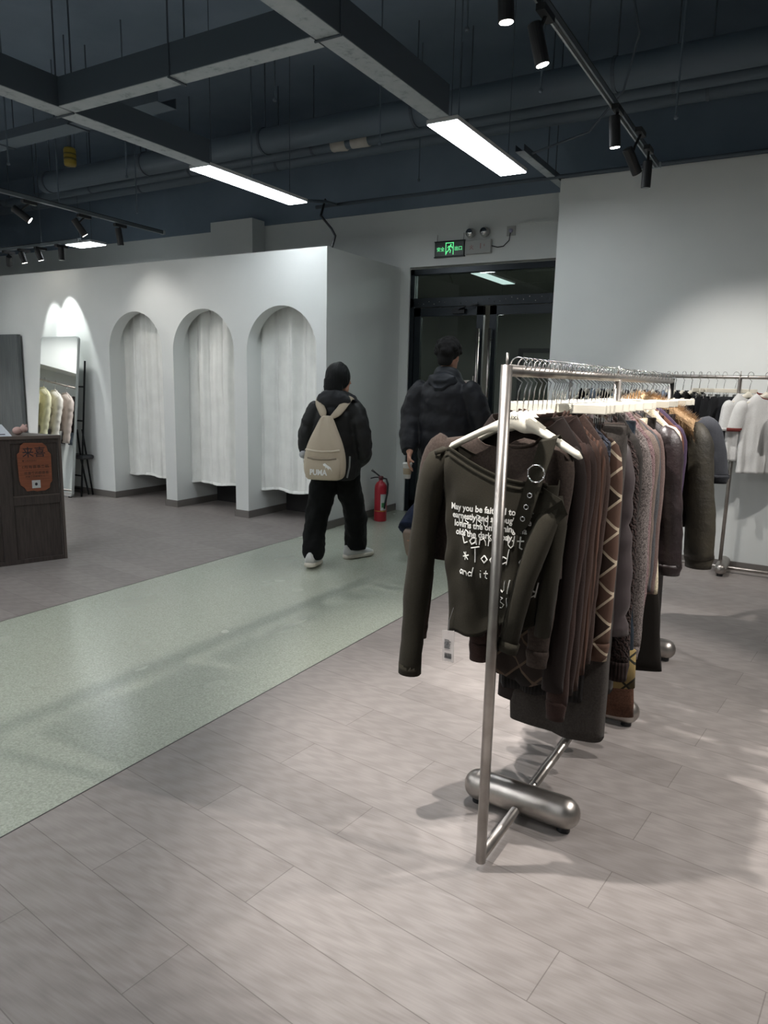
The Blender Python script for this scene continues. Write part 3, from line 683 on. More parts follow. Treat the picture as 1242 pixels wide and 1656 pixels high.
def top(name, label, pos, rz=0, dx=0, outR=None, m=None, hw=.17, zhem=-.62, sl=.6, hd=.024, hwb=None, cuff=None, collar=None, group=None, out=.02, r0=.05, r1=.032, d0=.03, d1=.022, puff=0, seed=None, dipf=.05, nk=.07, fwd=0, bend=0, znk=-.138, zsh=-.228, fold=.007, cat='top', hang_label=None, htxt=False, fur=False, wob=.006, zips=False, cmat=None, pitch=.12):
    seed = seed if seed is not None else random.uniform(0, 50)
    root = thing(name, label, cat, pos, rz, group)
    if nk == .07 and not collar: nk = random.uniform(.085, .125)
    gbody(hw, hwb or hw, hd, zsh, znk, zhem, nk, dipf, .012, fold, 2.5, seed, puff, pitch, xc=dx).build('body', m, root, smooth=True, solid=.0018)
    if sl:
        for s in (-1, 1):
            mb_, e, ra, rb = gsleeve(s, dx + s * (hw - r0 * .55), zsh + .012, sl * (.84 if s < 0 and sl > .7 else 1), r0, r1, d0, d1, (outR if outR is not None and s > 0 else out), fwd * (1 + .3 * s), seed + s, puff, .1, wob, bend)
            so = mb_.build('sleeve', m, root, smooth=True)
            if cuff:
                MB().tube([e + Vector((0, 0, .012)), e + Vector((0, 0, -.002)), e - Vector((0, 0, cuff * .6)), e - Vector((0, 0, cuff))], [ra * 1.02, ra * 1.04, ra * .92, ra * .9], 18, r2=[rb * 1.04, rb * 1.05, rb * .95, rb * .92], up=(1, 0, 0)).build('cuff', cmat or m, so, smooth=True)
    if collar:
        pts = []; rr = []
        for i in range(25):
            a = 2 * pi * i / 24; c, s = cos(a), sin(a)
            x = nk * 1.02 * c; z = znk - ((dipf if s < 0 else .012) * sqrt(max(0, 1 - c * c))) + .004
            pts.append((x, .027 * s, z))
        MB().tube(pts, collar, 8, r2=collar * .6, up=(0, 0, 1)).build('collar', cmat or m, root, smooth=True)
    if zips: box('zip', (-.004, .004, -hd - .006, -hd + .002, zhem + .02, znk - dipf), chrome, root)
    if fur:
        mb_ = MB(); rnd = random.Random(5)
        cz = lambda u: znk + .016 - .115 * abs(u) ** 1.35
        for i in range(5200):
            u = rnd.uniform(-1, 1); ph = rnd.uniform(0, 2 * pi)
            d = Vector((rnd.uniform(-.3, .3), cos(ph), sin(ph))).normalized()
            p = Vector((u * hw * .98, d.y * .07, cz(u) + d.z * .036)); q = p + d * rnd.uniform(.022, .045) + Vector((math.copysign(.014, u), 0, -.014))
            e = d.orthogonal().normalized() * .0013
            mb_.add([p + e, p - e, q], [(0, 1, 2)])
        mb_.loft([[Vector((u * hw * .98, .07 * cos(a), cz(u) + .036 * sin(a))) for a in [2 * pi * j / 14 for j in range(14)]] for u in [-1 + i / 12 for i in range(25)]])
        mb_.build('fur_collar', fur, root, fix=False)
    return root
def skirt(name, label, pos, rz=0, dx=0, m=None, w0=.15, w1=.2, z0=-.175, z1=-.8, hd=.05, fold=.02, nf=3, seed=None, group=None, cat='skirt', waist=True, hem=0):
    seed = seed if seed is not None else random.uniform(0, 50)
    root = thing(name, label, cat, pos, rz, group)
    gbody(w0, w1, hd, 0, 0, z1, fold=fold, nf=nf, seed=seed, ztopf=lambda x, f: (z0, True), hdtop=.012, xc=dx, zhemf=lambda x, f: z1 - hem * (x / w1) ** 2).build('skirt_panel', m, root, smooth=True, solid=.002)
    if waist: gbody(w0 + .002, w0 + .002, .0145, 0, 0, z0 - .03, fold=0, wr=0, nr=10, xc=dx, ztopf=lambda x, f: (z0 + .001, True), hdtop=.014).build('waistband', m, root, smooth=True, solid=.002)
    return root
def trousers(name, label, pos, rz=0, m=None, w0=.16, z0=-.175, z1=-1.15, wleg=.1, seed=None, group=None, cuffm=None, hd=.03, open_=.02):
    seed = seed if seed is not None else random.uniform(0, 50)
    root = thing(name, label, 'trousers', pos, rz, group)
    gbody(w0, w0 + .025, hd, 0, 0, z0 - .26, fold=.003, seed=seed, ztopf=lambda x, f: (z0, True), hdtop=.012, nr=16).build('hip', m, root, smooth=True, solid=.002)
    for s in (-1, 1):
        mb_ = MB(); pts = []; a = []
        for i in range(17):
            t = i / 16; pts.append((s * (w0 * .5 + open_ * t), .008 * sin(t * 5 + seed), lerp(z0 - .2, z1, t))); a.append(lerp(w0 * .53, wleg, t))
        mb_.tube(pts, a, 20, r2=[hd * lerp(1, .85, i / 16) for i in range(17)], up=(1, 0, 0), wob=.006, seed=seed)
        l = mb_.build('leg', m, root, smooth=True)
        if cuffm:
            MB().tube([(s * (w0 * .5 + open_ * .9), 0, lerp(z0, z1, .86)), (s * (w0 * .5 + open_), 0, z1 - .01)], wleg * 1.07, 20, r2=hd * 1.1, up=(1, 0, 0)).build('leg_patch', cuffm, l, smooth=True)
    MB().box(-w0 - .002, w0 + .002, -.015, .015, z0 - .035, z0 + .002).build('waistband', m, root, bevel=.005)
    return root
def railpos(y, z=1.505):  # point on the near rack's rail
    return (NR0.x + (y - NR0.y) * .012, y, z)
F = fabric
# fabrics
olive = F('olive_black_jersey', '3B372C', 'jersey'); brtex = F('brown_textured_knit', '544842', 'wool'); dkbr = F('dark_brown_knit', '3A2B26', 'knit'); cho = F('chocolate_knit', '4A352D', 'knit')
rust2 = F('warm_brown_rib', '5A3F33', 'rib'); espresso = F('espresso_jersey', '2E2522', 'jersey'); umber = F('umber_wool', '47362F', 'wool'); navyc = F('slate_cable_knit', '414552', 'cable')
plaid = F('brown_cream_plaid', '5B443A', 'plaid', .9, 'C9B8A0'); cableb = F('dark_brown_cable', '3A2C29', 'cable'); greigepuff = F('grey_brown_nylon', '5A4F50', 'nylon', .45)
marl = F('grey_marl_boucle', '4B4342', 'marl', .95, 'B4A9A4'); pinkmarl = F('pink_marl_boucle', '6A4C50', 'marl', .95, 'C0A2A2'); charcoal = F('charcoal_wool', '35312F', 'wool'); taupe = F('taupe_knit', '7D6E66', 'knit')
stone = F('slate_grey_knit', '5E5E60', 'knit'); rosetaupe = F('rose_taupe_knit', '7C6863', 'knit'); cream = F('cream_fleece', 'CBBFA6', 'wool'); ivory = F('ivory_knit', 'C9BBAC', 'knit')
leather = F('dark_brown_leather', '35292A', 'leather', .42); rustk = F('rust_knit', '6E4536', 'knit'); purple = F('purple_knit', '51405A', 'knit'); oliveleather = F('olive_shearling', '3F3A2C', 'leather', .6)
slate = F('slate_tee', '55575E', 'jersey'); black = F('black_cotton', '1D1F22', 'jersey'); blackk = F('black_rib', '22201F', 'rib'); greyskirt = F('brown_grey_wool', '4A4440', 'wool'); darkplaid = F('dark_brown_plaid', '38302C', 'plaid', .9, '6B5A4C')
browngrey = F('mushroom_twill', '5C524C', 'jersey'); denim = F('dark_denim', '26323C', 'denim'); patch = F('yellow_plaid_patch', '8A774E', 'plaid', .9, '2A2A22'); rustsuede = F('tan_suede', '6B4A3A', 'wool'); ltgrey = F('light_grey_denim', '8A98A8', 'denim')
whitec = F('white_cotton', 'DCDCDA', 'jersey'); greyc = F('pale_grey_cotton', 'B9B6B0', 'jersey'); redc = F('red_trim', '9B4A44', 'jersey'); furm = mat('ginger_fur', 'A68A68', .9)
white_print = mat('white_print', 'E4E2DC', .7)

G1 = 'garments on the near rack'
def near(y, kind, gname, desc, short, hx=None, rz=0, text=False, **kw):
    """hang one garment with its own hanger at distance y on the near rack"""
    p = railpos(y)
    rz = NA + rz + random.uniform(-.05, .05)
    if kind == 'top': top(gname, desc, p, rz, group=G1, **kw); hang('h', p, rz, 'white hanger holding the ' + short, text).scale.x = min(1, (kw['hw'] - .022) / .172)
    elif kind == 'skirt': skirt(gname, desc, p, rz, group=G1, **kw); hang('c', p, rz, 'white clip hanger holding the ' + short, text)
    elif kind == 'trousers': trousers(gname, desc, p, rz, group=G1, **kw); hang('c', p, rz, 'white clip hanger holding the ' + short, text)

# ---- front garment: olive one-shoulder sweater with buckle strap
P0 = railpos(1.905); fs = thing('strap_sweater', 'olive black one-shoulder sweater with white writing at the front of the near rack', 'sweater', P0, NA, G1)
hang('h', P0, NA, 'frontmost white hanger, its shoulder showing beside the buckle strap', True).scale = (1.13, 1.7, 1)
def ft(x, front):
    # the neckline: left shoulder on the hanger, falling to the right armhole
    x = x - .04
    if x < -.192: return (lerp(-.262, -.245, (x + .235) / .045), False)
    u = (x + .192) / (.30)
    z = lerp(-.243, -.325, sm(min(1, u * 1.25)) ** .55)
    return (z if front else z + .012, True)
fb = gbody(.175, .138, .036, 0, 0, -.76, fold=.006, nf=2.2, seed=4, ztopf=ft, xc=-.04, wr=.009, nr=50, nj=96, hdtop=.03,
           zhemf=lambda x, f: -.77 + .05 * x / .15 + .012 * sin(x * 40))
body = fb.build('body', olive, fs, smooth=True, solid=.002)
bvh = BVHTree.FromPolygons([tuple(v) for v in fb.v], [tuple(f) for f in fb.f])
for dz, rr_ in ((0, .007), (-.017, .005)):
    pts = []
    for i in range(30):
        x = lerp(-.232, .112, i / 29) if dz == 0 else lerp(-.215, .105, i / 29)
        z = ft(x + .04, True)[0] + dz; h = bvh.ray_cast(Vector((x, -.3, z - .004)), Vector((0, 1, 0)))
        pts.append((x, (h[0].y if h[0] else -.03) - .0015, z))
    MB().tube(pts, rr_, 8, r2=.003, up=(0, 0, 1)).build('neckband', olive, fs, smooth=True)
mb_, e, ra, rb = gsleeve(-1, -.212, -.25, .72, .048, .036, .042, .03, .075, -.01, 3, wob=.007); sl_ = mb_.build('sleeve', olive, fs, smooth=True)
MB().tube([e + Vector((0, 0, .03)), e - Vector((0, 0, .004))], ra * 1.03, 18, r2=rb * 1.03).build('cuff', olive, sl_, smooth=True)
pts = [(.118, .0, -.385), (.114, -.018, -.43), (.098, -.042, -.50), (.075, -.055, -.59), (.052, -.058, -.70), (.035, -.06, -.80)]
MB().tube([(.12, .01, -.36), (.135, .01, -.44), (.13, .0, -.58), (.115, -.005, -.76)], [.022, .026, .026, .022], 16, r2=[.03, .034, .03, .024], wob=.006, seed=19).build('sleeve_fold', olive, fs, smooth=True)
sl_ = MB().tube(pts, [.024, .032, .033, .031, .030, .031], 18, r2=[.024, .03, .028, .026, .022, .020], wob=.006, seed=9).build('sleeve', olive, fs, smooth=True)
MB().tube([(.041, -.059, -.775), (.034, -.06, -.806)], .0325, 18, r2=.0215).build('cuff', olive, sl_, smooth=True)
# gathered side seam folds
mb_ = MB()
for k in range(3):
    z = -.56 - k * .06; pts = []
    for i in range(14):
        t = i / 13; x = -.195 + .15 * t; zz = z - .035 * t - .03 * t * t; h = bvh.ray_cast(Vector((x, -.3, zz)), Vector((0, 1, 0)))
        if h[0]: pts.append((x, h[0].y + .004, zz))
    if len(pts) > 3: mb_.tube(pts, [.0045 * sin(pi * (i + .3) / len(pts)) + .0006 for i in range(len(pts))], 8)
mb_.build('side_gathers', olive, fs, smooth=True)
# strap, buckle, eyelets
def sf(x, z):
    h = bvh.ray_cast(Vector((x, -.3, z)), Vector((0, 1, 0))); return h[0].y if h[0] else -.034
cl = [(.108, .012, -.205), (.106, -.004, -.193), (.104, -.022, -.202), (.098, -.03, -.24), (.09, -.036, -.275), (.075, -.046, -.34), (.06, -.05, -.40), (.05, -.05, -.44)]
rings = []
for i, c in enumerate(cl):
    c = Vector(c); h = .026; t = Vector((.95, 0, .25)).normalized()
    rings.append([c - t * h + Vector((0, -.002, 0)), c + t * h + Vector((0, -.002, 0)), c + t * h + Vector((0, .002, 0)), c - t * h + Vector((0, .002, 0))])
c = Vector((.044, -.05, -.468)); rings.append([c + Vector((x * .004, y, 0)) for x, y in ((-1, -.002), (1, -.002), (1, .002), (-1, .002))])
strap = MB().loft(rings).build('strap', olive, fs, bevel=.0012)
def ring(mb, c, R, r, n=24, ry=0):
    pts = [Vector(c) + Vector((R * cos(2 * pi * i / n), ry, R * sin(2 * pi * i / n))) for i in range(n + 1)]; mb.tube(pts, r, 8)
m_ = MB(); ring(m_, (.087, -.052, -.292), .0235, .0022)
for k in range(8): a = k * pi / 4 + .4; m_.ball((.087 + .0235 * cos(a), -.053, -.292 + .0235 * sin(a)), .0036, n=6)
m_.build('buckle', chrome, strap, smooth=True)
for k, (x, z) in enumerate(((.073, -.353), (.065, -.386), (.057, -.42))):
    m_ = MB(); ring(m_, (x, -.053, z), .0062, .0019, 16); m_.build('eyelet', chrome, strap, smooth=True)
MB().add([(.10, -.030, -.33), (.155, -.028, -.36), (.17, -.015, -.40), (.125, -.03, -.45), (.105, -.034, -.40)], [(0, 1, 2, 3, 4)]).build('shoulder_flap', olive, fs, solid=.003)
# printed lines
def onb(x0, z0, sl=0):
    def f(a, b):
        x, z = x0 + a, z0 + b + a * sl
        return (x, sf(x, z) - .003, z)
    return f
m_ = MB()
for i, s_ in enumerate(('May you be faithful to your', 'earnestly and through free', 'lovin is the only thing tha', 'olds the dark at bay.')):
    add_text(m_, s_, .026, onb(-.175 + .007 * i, -.420 - .0245 * i, .02), .0007, width=(.258, .246, .228, .182)[i])
LET = {'a': [[(.9, .9), (.4, 1), (0, .5), (.3, 0), (.8, .3), (.9, 1)], [(.9, 1), (1, 0)]], 'b': [[(0, 2), (0, 0), (.6, 0), (.9, .5), (.5, 1), (0, .8)]], 'C': [[(1, 1.7), (.5, 2), (0, 1), (.4, 0), (1, .3)]],
       'n': [[(0, 0), (.1, 1), (.2, .7), (.6, 1), (.9, .6), (1, 0)]], 'o': [[(.5, 1), (0, .5), (.5, 0), (1, .5), (.5, 1)]], 't': [[(.5, 1.8), (.4, .2), (.8, 0)], [(0, 1.1), (1, 1.2)]], 'T': [[(.5, 2), (.6, 0)], [(-.1, 1.9), (1.1, 2.1)]],
       'd': [[(.9, .8), (.4, 1), (0, .5), (.3, 0), (.9, .3)], [(1.3, 2.1), (.9, 0)]], 'i': [[(.4, 1), (.5, 0)], [(.4, 1.5), (.45, 1.6)]], 'B': [[(0, 0), (0, 2), (.8, 1.7), (.1, 1.1), (1, .6), (.6, 0), (0, 0)]], 'U': [[(0, 1.8), (.1, .4), (.5, 0), (.9, .4), (1, 1.8)]],
       'I': [[(.7, 2), (.3, 0)]], 'N': [[(0, 0), (.2, 2), (.8, 0), (1, 2)]], 'l': [[(.3, 2), (.3, 0)]], 's': [[(.9, .9), (.3, 1), (.2, .6), (.8, .4), (.7, 0), (0, .1)]], '*': [[(0, .6), (1, .9)], [(.5, 1.3), (.4, .2)], [(.1, 1.2), (.9, .3)]], 'S': [[(1, 1.8), (.2, 2), (.1, 1.2), (.9, .8), (.8, .1), (0, 0)]], 'u': [[(0, 1), (.2, 0), (.8, .1), (1, 1), (1, 0)]], 'e': [[(.1, .5), (.9, .6), (.5, 1), (0, .4), (.6, 0), (1, .2)]]}
def scrawl(mb, txt, x0, z0, sx, sz, sl=0, gap=1.45, r=.0017, mi=0):
    for k, ch in enumerate(txt):
        if ch == ' ': continue
        for st in LET[ch]:
            q = []
            for i in range(len(st) - 1):
                for j in range(4):
                    t = j / 4; q.append((lerp(st[i][0], st[i+1][0], t), lerp(st[i][1], st[i+1][1], t)))
            q.append(st[-1]); pts = []
            for a, b in q:
                x = x0 + (k * gap + a) * sx; z = z0 + b * sz + (x - x0) * sl; pts.append((x, sf(x, z) - .0025, z))
            mb.tube(pts, r * 1.15, 6, r2=.0012, up=(0, 0, 1))
m_.build('printed_writing', white_print, fs)
for a_ in (('us BUt', -.145, -.458, .015, .016, 0, 1.4, .0011), ('Cann Ut', -.128, -.515, .020, .020, .03, 1.4), ('*Todd a', -.122, -.568, .020, .022, .05, 1.42), ('and it', -.135, -.610, .0125, .013, .0, 1.3, .0015), ('BUINCd', -.03, -.645, .0165, .021, .0, 1.35, .002), ('Bls', -.012, -.695, .016, .018, -.05, 1.4, .002)):
    m_ = MB(); scrawl(m_, *a_); m_.build('scrawled_line', white_print, fs)
# price tag
pt = thing('price_tag', 'white price tag hanging from the olive strap sweater', 'tag', Vector(P0) + Vector((-.155, -.05, -.79)))
MB().prism([(-.02, 0), (.018, .005), (.02, -.095), (-.018, -.095)], lambda p, d: (p[0], d, p[1]), 0, .0012).build('card', mat('tag_card', 'C9C1BD', .6), pt)
MB().tube([(0, .0, -.005), (-.004, .01, .03), (.004, .02, .07)], .0007, 5).build('string', mat('tag_string', '777777', .6), pt)
m_ = MB()
for k in range(7): m_.box(-.012, -.012 + random.uniform(.012, .024), -.0012, -.0008, -.028 - k * .0042, -.026 - k * .0042)
for k in range(9): m_.box(-.010 + k * .0026, -.0088 + k * .0026, -.0012, -.0008, -.085, -.068)
m_.build('card_print', mat('tag_ink', '44484A', .6), pt)

K = dict
near(1.955, 'top', 'knit_sweater', 'brown textured knit sweater directly behind the olive strap sweater, its left shoulder showing', 'brown textured sweater', m=brtex, nk=.06, dipf=.03, znk=-.205, hw=.21, dx=-.065, sl=.62, zhem=-.6, out=.05, outR=-.05, r0=.045, r1=.034, d0=.03, d1=.022, cuff=.04, collar=.006)
near(1.995, 'top', 'long_sleeve_top', 'espresso long sleeve top, second sleeve right of the olive sweater', 'espresso top behind the brown textured one', m=espresso, hw=.165, sl=.74, zhem=-.68, out=-.035, r0=.036, cat='top')
near(2.035, 'top', 'knit_sweater', 'dark red-brown sweater with long narrow sleeves, beside the espresso top', 'dark red-brown sweater', m=F('red_brown_knit', '43302B', 'knit'), hw=.168, sl=.80, zhem=-.66, out=-.035, r0=.036, cuff=.05, collar=.005)
near(2.08, 'top', 'long_sleeve_top', 'near-black brown long sleeve top between two brown knits', 'near-black brown top', m=dkbr, hw=.168, sl=.78, zhem=-.7, out=-.03, r0=.036)
near(2.12, 'top', 'knit_sweater', 'chocolate brown knit sweater with its seam visible on the upper sleeve', 'chocolate knit sweater', m=cho, hw=.17, sl=.78, zhem=-.66, out=-.03, r0=.036, collar=.006)
near(2.16, 'top', 'ribbed_sweater', 'warm brown ribbed sweater with stitched shoulder', 'warm brown ribbed sweater', m=rust2, hw=.172, sl=.74, zhem=-.72, out=-.025, r0=.036, collar=.005)
near(2.205, 'top', 'knit_sweater', 'umber wool sweater in front of the slate cable knit', 'umber wool sweater', m=umber, hw=.172, sl=.72, zhem=-.64, out=-.022, r0=.036)
near(2.25, 'top', 'cable_vest', 'slate blue cable knit vest showing at the shoulder', 'slate cable vest', m=navyc, hw=.18, sl=0, zhem=-.5, collar=.007)
near(2.295, 'top', 'plaid_shirt', 'brown plaid shirt with cream diagonal lines', 'brown plaid shirt', m=plaid, hw=.18, sl=.68, zhem=-.75, out=.0, r0=.04, r1=.04, d0=.03, d1=.03, cuff=.05, collar=.008)
near(2.335, 'skirt', 'wool_skirt', 'wide brown-grey wool skirt hanging lowest in the middle of the near rack', 'wide brown-grey wool skirt', m=greyskirt, w0=.16, w1=.165, dx=.05, z1=-1.24, hd=.06, fold=.006, nf=1.2, text=True, seed=2)
near(2.385, 'top', 'puffer_jacket', 'grey-brown quilted puffer jacket bulging between the plaid shirt and cable cardigan', 'grey-brown puffer jacket', m=greigepuff, hw=.175, sl=.66, zhem=-.62, hd=.035, r0=.042, r1=.052, d0=.035, d1=.045, out=.03, puff=.25, cat='jacket', collar=.016, wob=.008)
near(2.43, 'skirt', 'folded_trousers', 'mushroom trousers folded over a clip hanger, pointed corner beside the cable cardigan', 'folded mushroom trousers', m=browngrey, w0=.175, w1=.18, z1=-.72, hd=.03, fold=.004, cat='trousers', text=True)
near(2.475, 'top', 'cable_cardigan', 'dark brown cable knit cardigan with a long ribbed sleeve', 'dark brown cable cardigan', m=cableb, hw=.18, sl=.80, zhem=-.82, out=.035, r0=.042, r1=.038, d0=.034, d1=.03, cuff=.06, cmat=F('dark_brown_rib', '382B28', 'rib'))
near(2.52, 'skirt', 'long_skirt', 'long charcoal skirt right of the wide wool skirt', 'long charcoal skirt', m=charcoal, w0=.15, w1=.19, z1=-1.15, hd=.05, fold=.01)
near(2.565, 'top', 'knit_sweater', 'charcoal wool sweater before the grey marled cardigan', 'charcoal wool sweater', m=charcoal, hw=.185, sl=.7, zhem=-.7, out=.0, r0=.04)
near(2.61, 'trousers', 'patched_jeans', 'dark jeans with a yellow plaid patch at the hem', 'patched dark jeans', m=denim, z1=-1.15, wleg=.085, cuffm=patch, w0=.17, open_=.075)
near(2.655, 'top', 'marled_cardigan', 'long fluffy grey marled cardigan, the longest sleeve of the row', 'grey marled cardigan', m=marl, hw=.19, sl=.80, zhem=-.95, out=.02, r0=.042, r1=.04, d0=.038, d1=.032, wob=.009, cuff=.04)
near(2.705, 'top', 'marled_cardigan', 'fluffy pink marled cardigan behind the grey marled one', 'pink marled cardigan', m=pinkmarl, hw=.195, sl=.70, zhem=-.85, out=.015, r0=.04, r1=.036, d0=.034, d1=.028, wob=.008)
near(2.75, 'trousers', 'suede_trousers', 'tan brown trousers whose leg ends lowest beside the patched jeans', 'tan brown trousers', m=rustsuede, z1=-1.33, wleg=.07, w0=.15, open_=.09)
near(2.79, 'top', 'knit_sweater', 'taupe knit sweater, first of the three pale plain knits', 'taupe knit sweater', m=taupe, hw=.19, sl=.60, zhem=-.65, out=.01, r0=.04, r1=.036)
near(2.83, 'top', 'knit_sweater', 'slate grey knit sweater between taupe and rose knits', 'slate grey knit sweater', m=stone, hw=.195, sl=.62, zhem=-.65, out=.01, r0=.04, r1=.036)
near(2.87, 'top', 'knit_sweater', 'rose taupe knit sweater with striped collar', 'rose taupe knit sweater', m=rosetaupe, hw=.20, sl=.64, zhem=-.65, out=.01, r0=.04, r1=.036, collar=.008)
near(2.915, 'skirt', 'cream_skirt', 'cream skirt peeking out below the leather sleeve', 'cream skirt', m=cream, w0=.15, w1=.25, z1=-.86, hd=.04, fold=.01, text=True)
near(2.97, 'trousers', 'wide_trousers', 'near-black wide trousers hanging right of the patched jeans', 'near-black wide trousers', m=F('near_black_brown', '27221F', 'jersey'), z1=-1.22, wleg=.125, w0=.17, open_=.075)
near(3.09, 'top', 'leather_jacket', 'dark brown leather jacket with glossy sleeve and gathered cuff', 'dark brown leather jacket', m=leather, hw=.20, sl=.57, zhem=-.7, hd=.035, out=.055, r0=.045, r1=.055, d0=.045, d1=.045, cat='jacket', cuff=.035, collar=.012, wob=.010)
near(3.14, 'top', 'fleece_top', 'cream fleece top whose shoulder shows above the leather jacket', 'cream fleece top', m=cream, hw=.2, sl=.4, zhem=-.4, out=.02, r0=.045, r1=.03)
near(3.18, 'top', 'knit_sweater', 'ivory knit sweater behind the cream fleece', 'ivory knit sweater', m=ivory, hw=.205, sl=.4, zhem=-.5, out=.02, r0=.045, r1=.03)
near(3.24, 'skirt', 'brown_skirt', 'short brown skirt clipped behind the ivory sweater', 'short brown skirt', m=cho, w0=.15, w1=.19, z1=-.6, hd=.03, text=True)
near(3.29, 'top', 'knit_sweater', 'rust coloured knit sweater before the purple one', 'rust knit sweater', m=rustk, hw=.205, sl=.6, zhem=-.6, out=-.005, r0=.045, r1=.035)
near(3.34, 'top', 'knit_sweater', 'purple knit sweater beside the olive fur coat', 'purple knit sweater', m=purple, hw=.21, sl=.6, zhem=-.6, out=.0, r0=.045, r1=.035)
near(3.40, 'trousers', 'straight_trousers', 'long charcoal straight trousers hanging below the leather cuff', 'charcoal straight trousers', m=F('brown_charcoal', '2F2A29', 'wool'), z1=-1.2, wleg=.1, w0=.16)
near(3.47, 'skirt', 'dark_skirt', 'dark brown skirt in front of the olive fur coat', 'dark brown skirt', m=dkbr, w0=.16, w1=.2, z1=-.62, hd=.035, text=True)
near(3.57, 'top', 'shearling_coat', 'olive leather coat with ginger fur collar, widest of the near rack', 'olive fur collar coat', m=oliveleather, hw=.24, sl=.62, zhem=-.7, hd=.05, out=.085, r0=.065, r1=.065, d0=.06, d1=.06, cat='coat', cuff=.05, fur=furm, wob=.012, bend=-.02, puff=.0)
near(3.68, 'skirt', 'dark_skirt', 'dark slate skirt between the fur coat and the slate tee', 'dark slate skirt', m=F('dark_slate', '3A3C42', 'wool'), w0=.15, w1=.18, z1=-.6, hd=.03)
near(3.78, 'top', 'short_sleeve_sweatshirt', 'slate grey short sleeve sweatshirt sticking out right of the fur coat', 'slate grey sweatshirt', m=slate, hw=.25, sl=.26, zhem=-.6, out=.075, r0=.065, r1=.07, d0=.05, d1=.05, cuff=.03, cmat=F('dark_slate', '3A3C42', 'wool'), collar=.006)
near(3.86, 'skirt', 'printed_skirt', 'black and pale printed skirt near the far end of the near rack', 'black and pale printed skirt', m=F('print_cloth', '2A2E34', 'marl', .9, '8D9AA6'), w0=.15, w1=.17, z1=-.5, hd=.03)
near(3.95, 'skirt', 'denim_skirt', 'light grey denim skirt on the last clip hangers of the near rack', 'light grey denim skirt', m=ltgrey, w0=.15, w1=.17, z1=-.55, hd=.03)
near(4.04, 'top', 'knit_sweater', 'grey sweater last but one on the near rack', 'grey sweater last but one', m=slate, hw=.18, sl=.5, zhem=-.6)
near(4.13, 'top', 'knit_sweater', 'black sweater at the very far end of the near rack', 'black sweater at the far end', m=black, hw=.18, sl=.5, zhem=-.6)
# long bottoms that show under the front tops
for y, fn, kw in ((2.225, skirt, K(name='plaid_skirt', label='dark plaid skirt showing under the olive sweater, left of the front post', m=darkplaid, w0=.15, w1=.20, dx=-.03, z1=-1.05, hd=.045, fold=.012, hem=-.12, seed=6)),
                  (2.27, skirt, K(name='ribbed_skirt', label='black ribbed skirt under the olive sweater, behind the plaid skirt', m=blackk, w0=.14, w1=.15, z1=-1.1, hd=.03, fold=.01)),
                  (2.315, trousers, K(name='wide_trousers', label='dark brown wide trousers showing behind the plaid skirt', m=espresso, z1=-1.17, wleg=.08, w0=.14)),):
    p = railpos(y); fn(pos=p, rz=NA, group=G1, **kw); hang('c', p, NA, 'white clip hanger holding the ' + kw['label'].split(' showing')[0].split(' under')[0])

# ---- far rack
G2 = 'garments on the far rack'
def far(x, kind, gname, desc, short, rz=pi / 2, **kw):
    p = (x, 6.17, 1.562)
    text = kw.pop('text', False)
    if kind == 'top': top(gname, desc, p, rz, group=G2, **kw); hang('h', p, rz, 'white hanger holding the ' + short)
    else: skirt(gname, desc, p, rz, group=G2, **kw); hang('c', p, rz, 'white clip hanger holding the ' + short)
fl = [(-1.66, black, 'leftmost black top'), (-1.56, ltgrey, 'pale denim top next to the leftmost black one'), (-1.47, black, 'black top, third from the left'), (-1.37, ltgrey, 'second pale denim top'), (-1.29, slate, 'slate top behind the post'), (-1.21, black, 'black top behind the near rack end'), (-1.12, ltgrey, 'pale denim jacket beyond the near rack corner'), (-1.01, ltgrey, 'printed pale top right of the near rack corner'), (-.955, black, 'black strappy top, right of the printed pale top'), (-.895, black, 'black dress in the middle of the far rack'), (-.835, blackk, 'black ribbed dress left of the dark skirts'), (-.775, black, 'long black dress just left of the dark skirts')]
for i, (x, m, s_) in enumerate(fl):
    far(x, 'top', 'hanging_top' if i < 9 else 'dress', s_ + ' on the far wall rack', s_, rz=pi / 2 - .35 + random.uniform(-.15, .15), m=m, hw=.15, sl=.3 if i % 2 else 0, zhem=-.45 if i < 9 else -.62, hd=.02, d0=.025, d1=.02, collar=.004)
for x, s_, rz, m in ((-.715, 'leftmost black skirt', 1.0, black), (-.655, 'black pleated skirt, second of the dark skirts', .95, F('charcoal_black', '2A2C2F', 'jersey')), (-.60, 'charcoal skirt, third of the dark skirts', .85, F('charcoal_black', '2A2C2F', 'jersey')), (-.52, 'widest charcoal skirt, right beside the white tees', .45, F('charcoal_black2', '303236', 'jersey'))):
    far(x, 'skirt', 'short_skirt', s_ + ' on the far wall rack', s_, rz=rz, m=m, w0=.13, w1=.17, z1=-.60, hd=.035, fold=.012)
far(-.42, 'top', 'tee_shirt', 'white short sleeve tee beside the dark skirts on the far rack', 'white tee beside the dark skirts', rz=.75, m=whitec, hw=.16, sl=.2, zhem=-.66, r0=.05, r1=.055, d0=.035, d1=.035, out=.03, fold=.012, cuff=.012)
far(-.30, 'top', 'tee_shirt', 'white tee with red sleeve trim at the right picture edge', 'red trimmed white tee', rz=.55, m=whitec, hw=.17, sl=.2, zhem=-.75, r0=.05, r1=.06, d0=.035, d1=.035, out=.06, fold=.014, cuff=.014, cmat=redc, collar=.005)
far(-.02, 'top', 'tee_shirt', 'pale grey tee beyond the right picture edge', 'pale grey tee', rz=.8, m=greyc, hw=.16, sl=.2, zhem=-.7, r0=.05, r1=.055, out=.03)
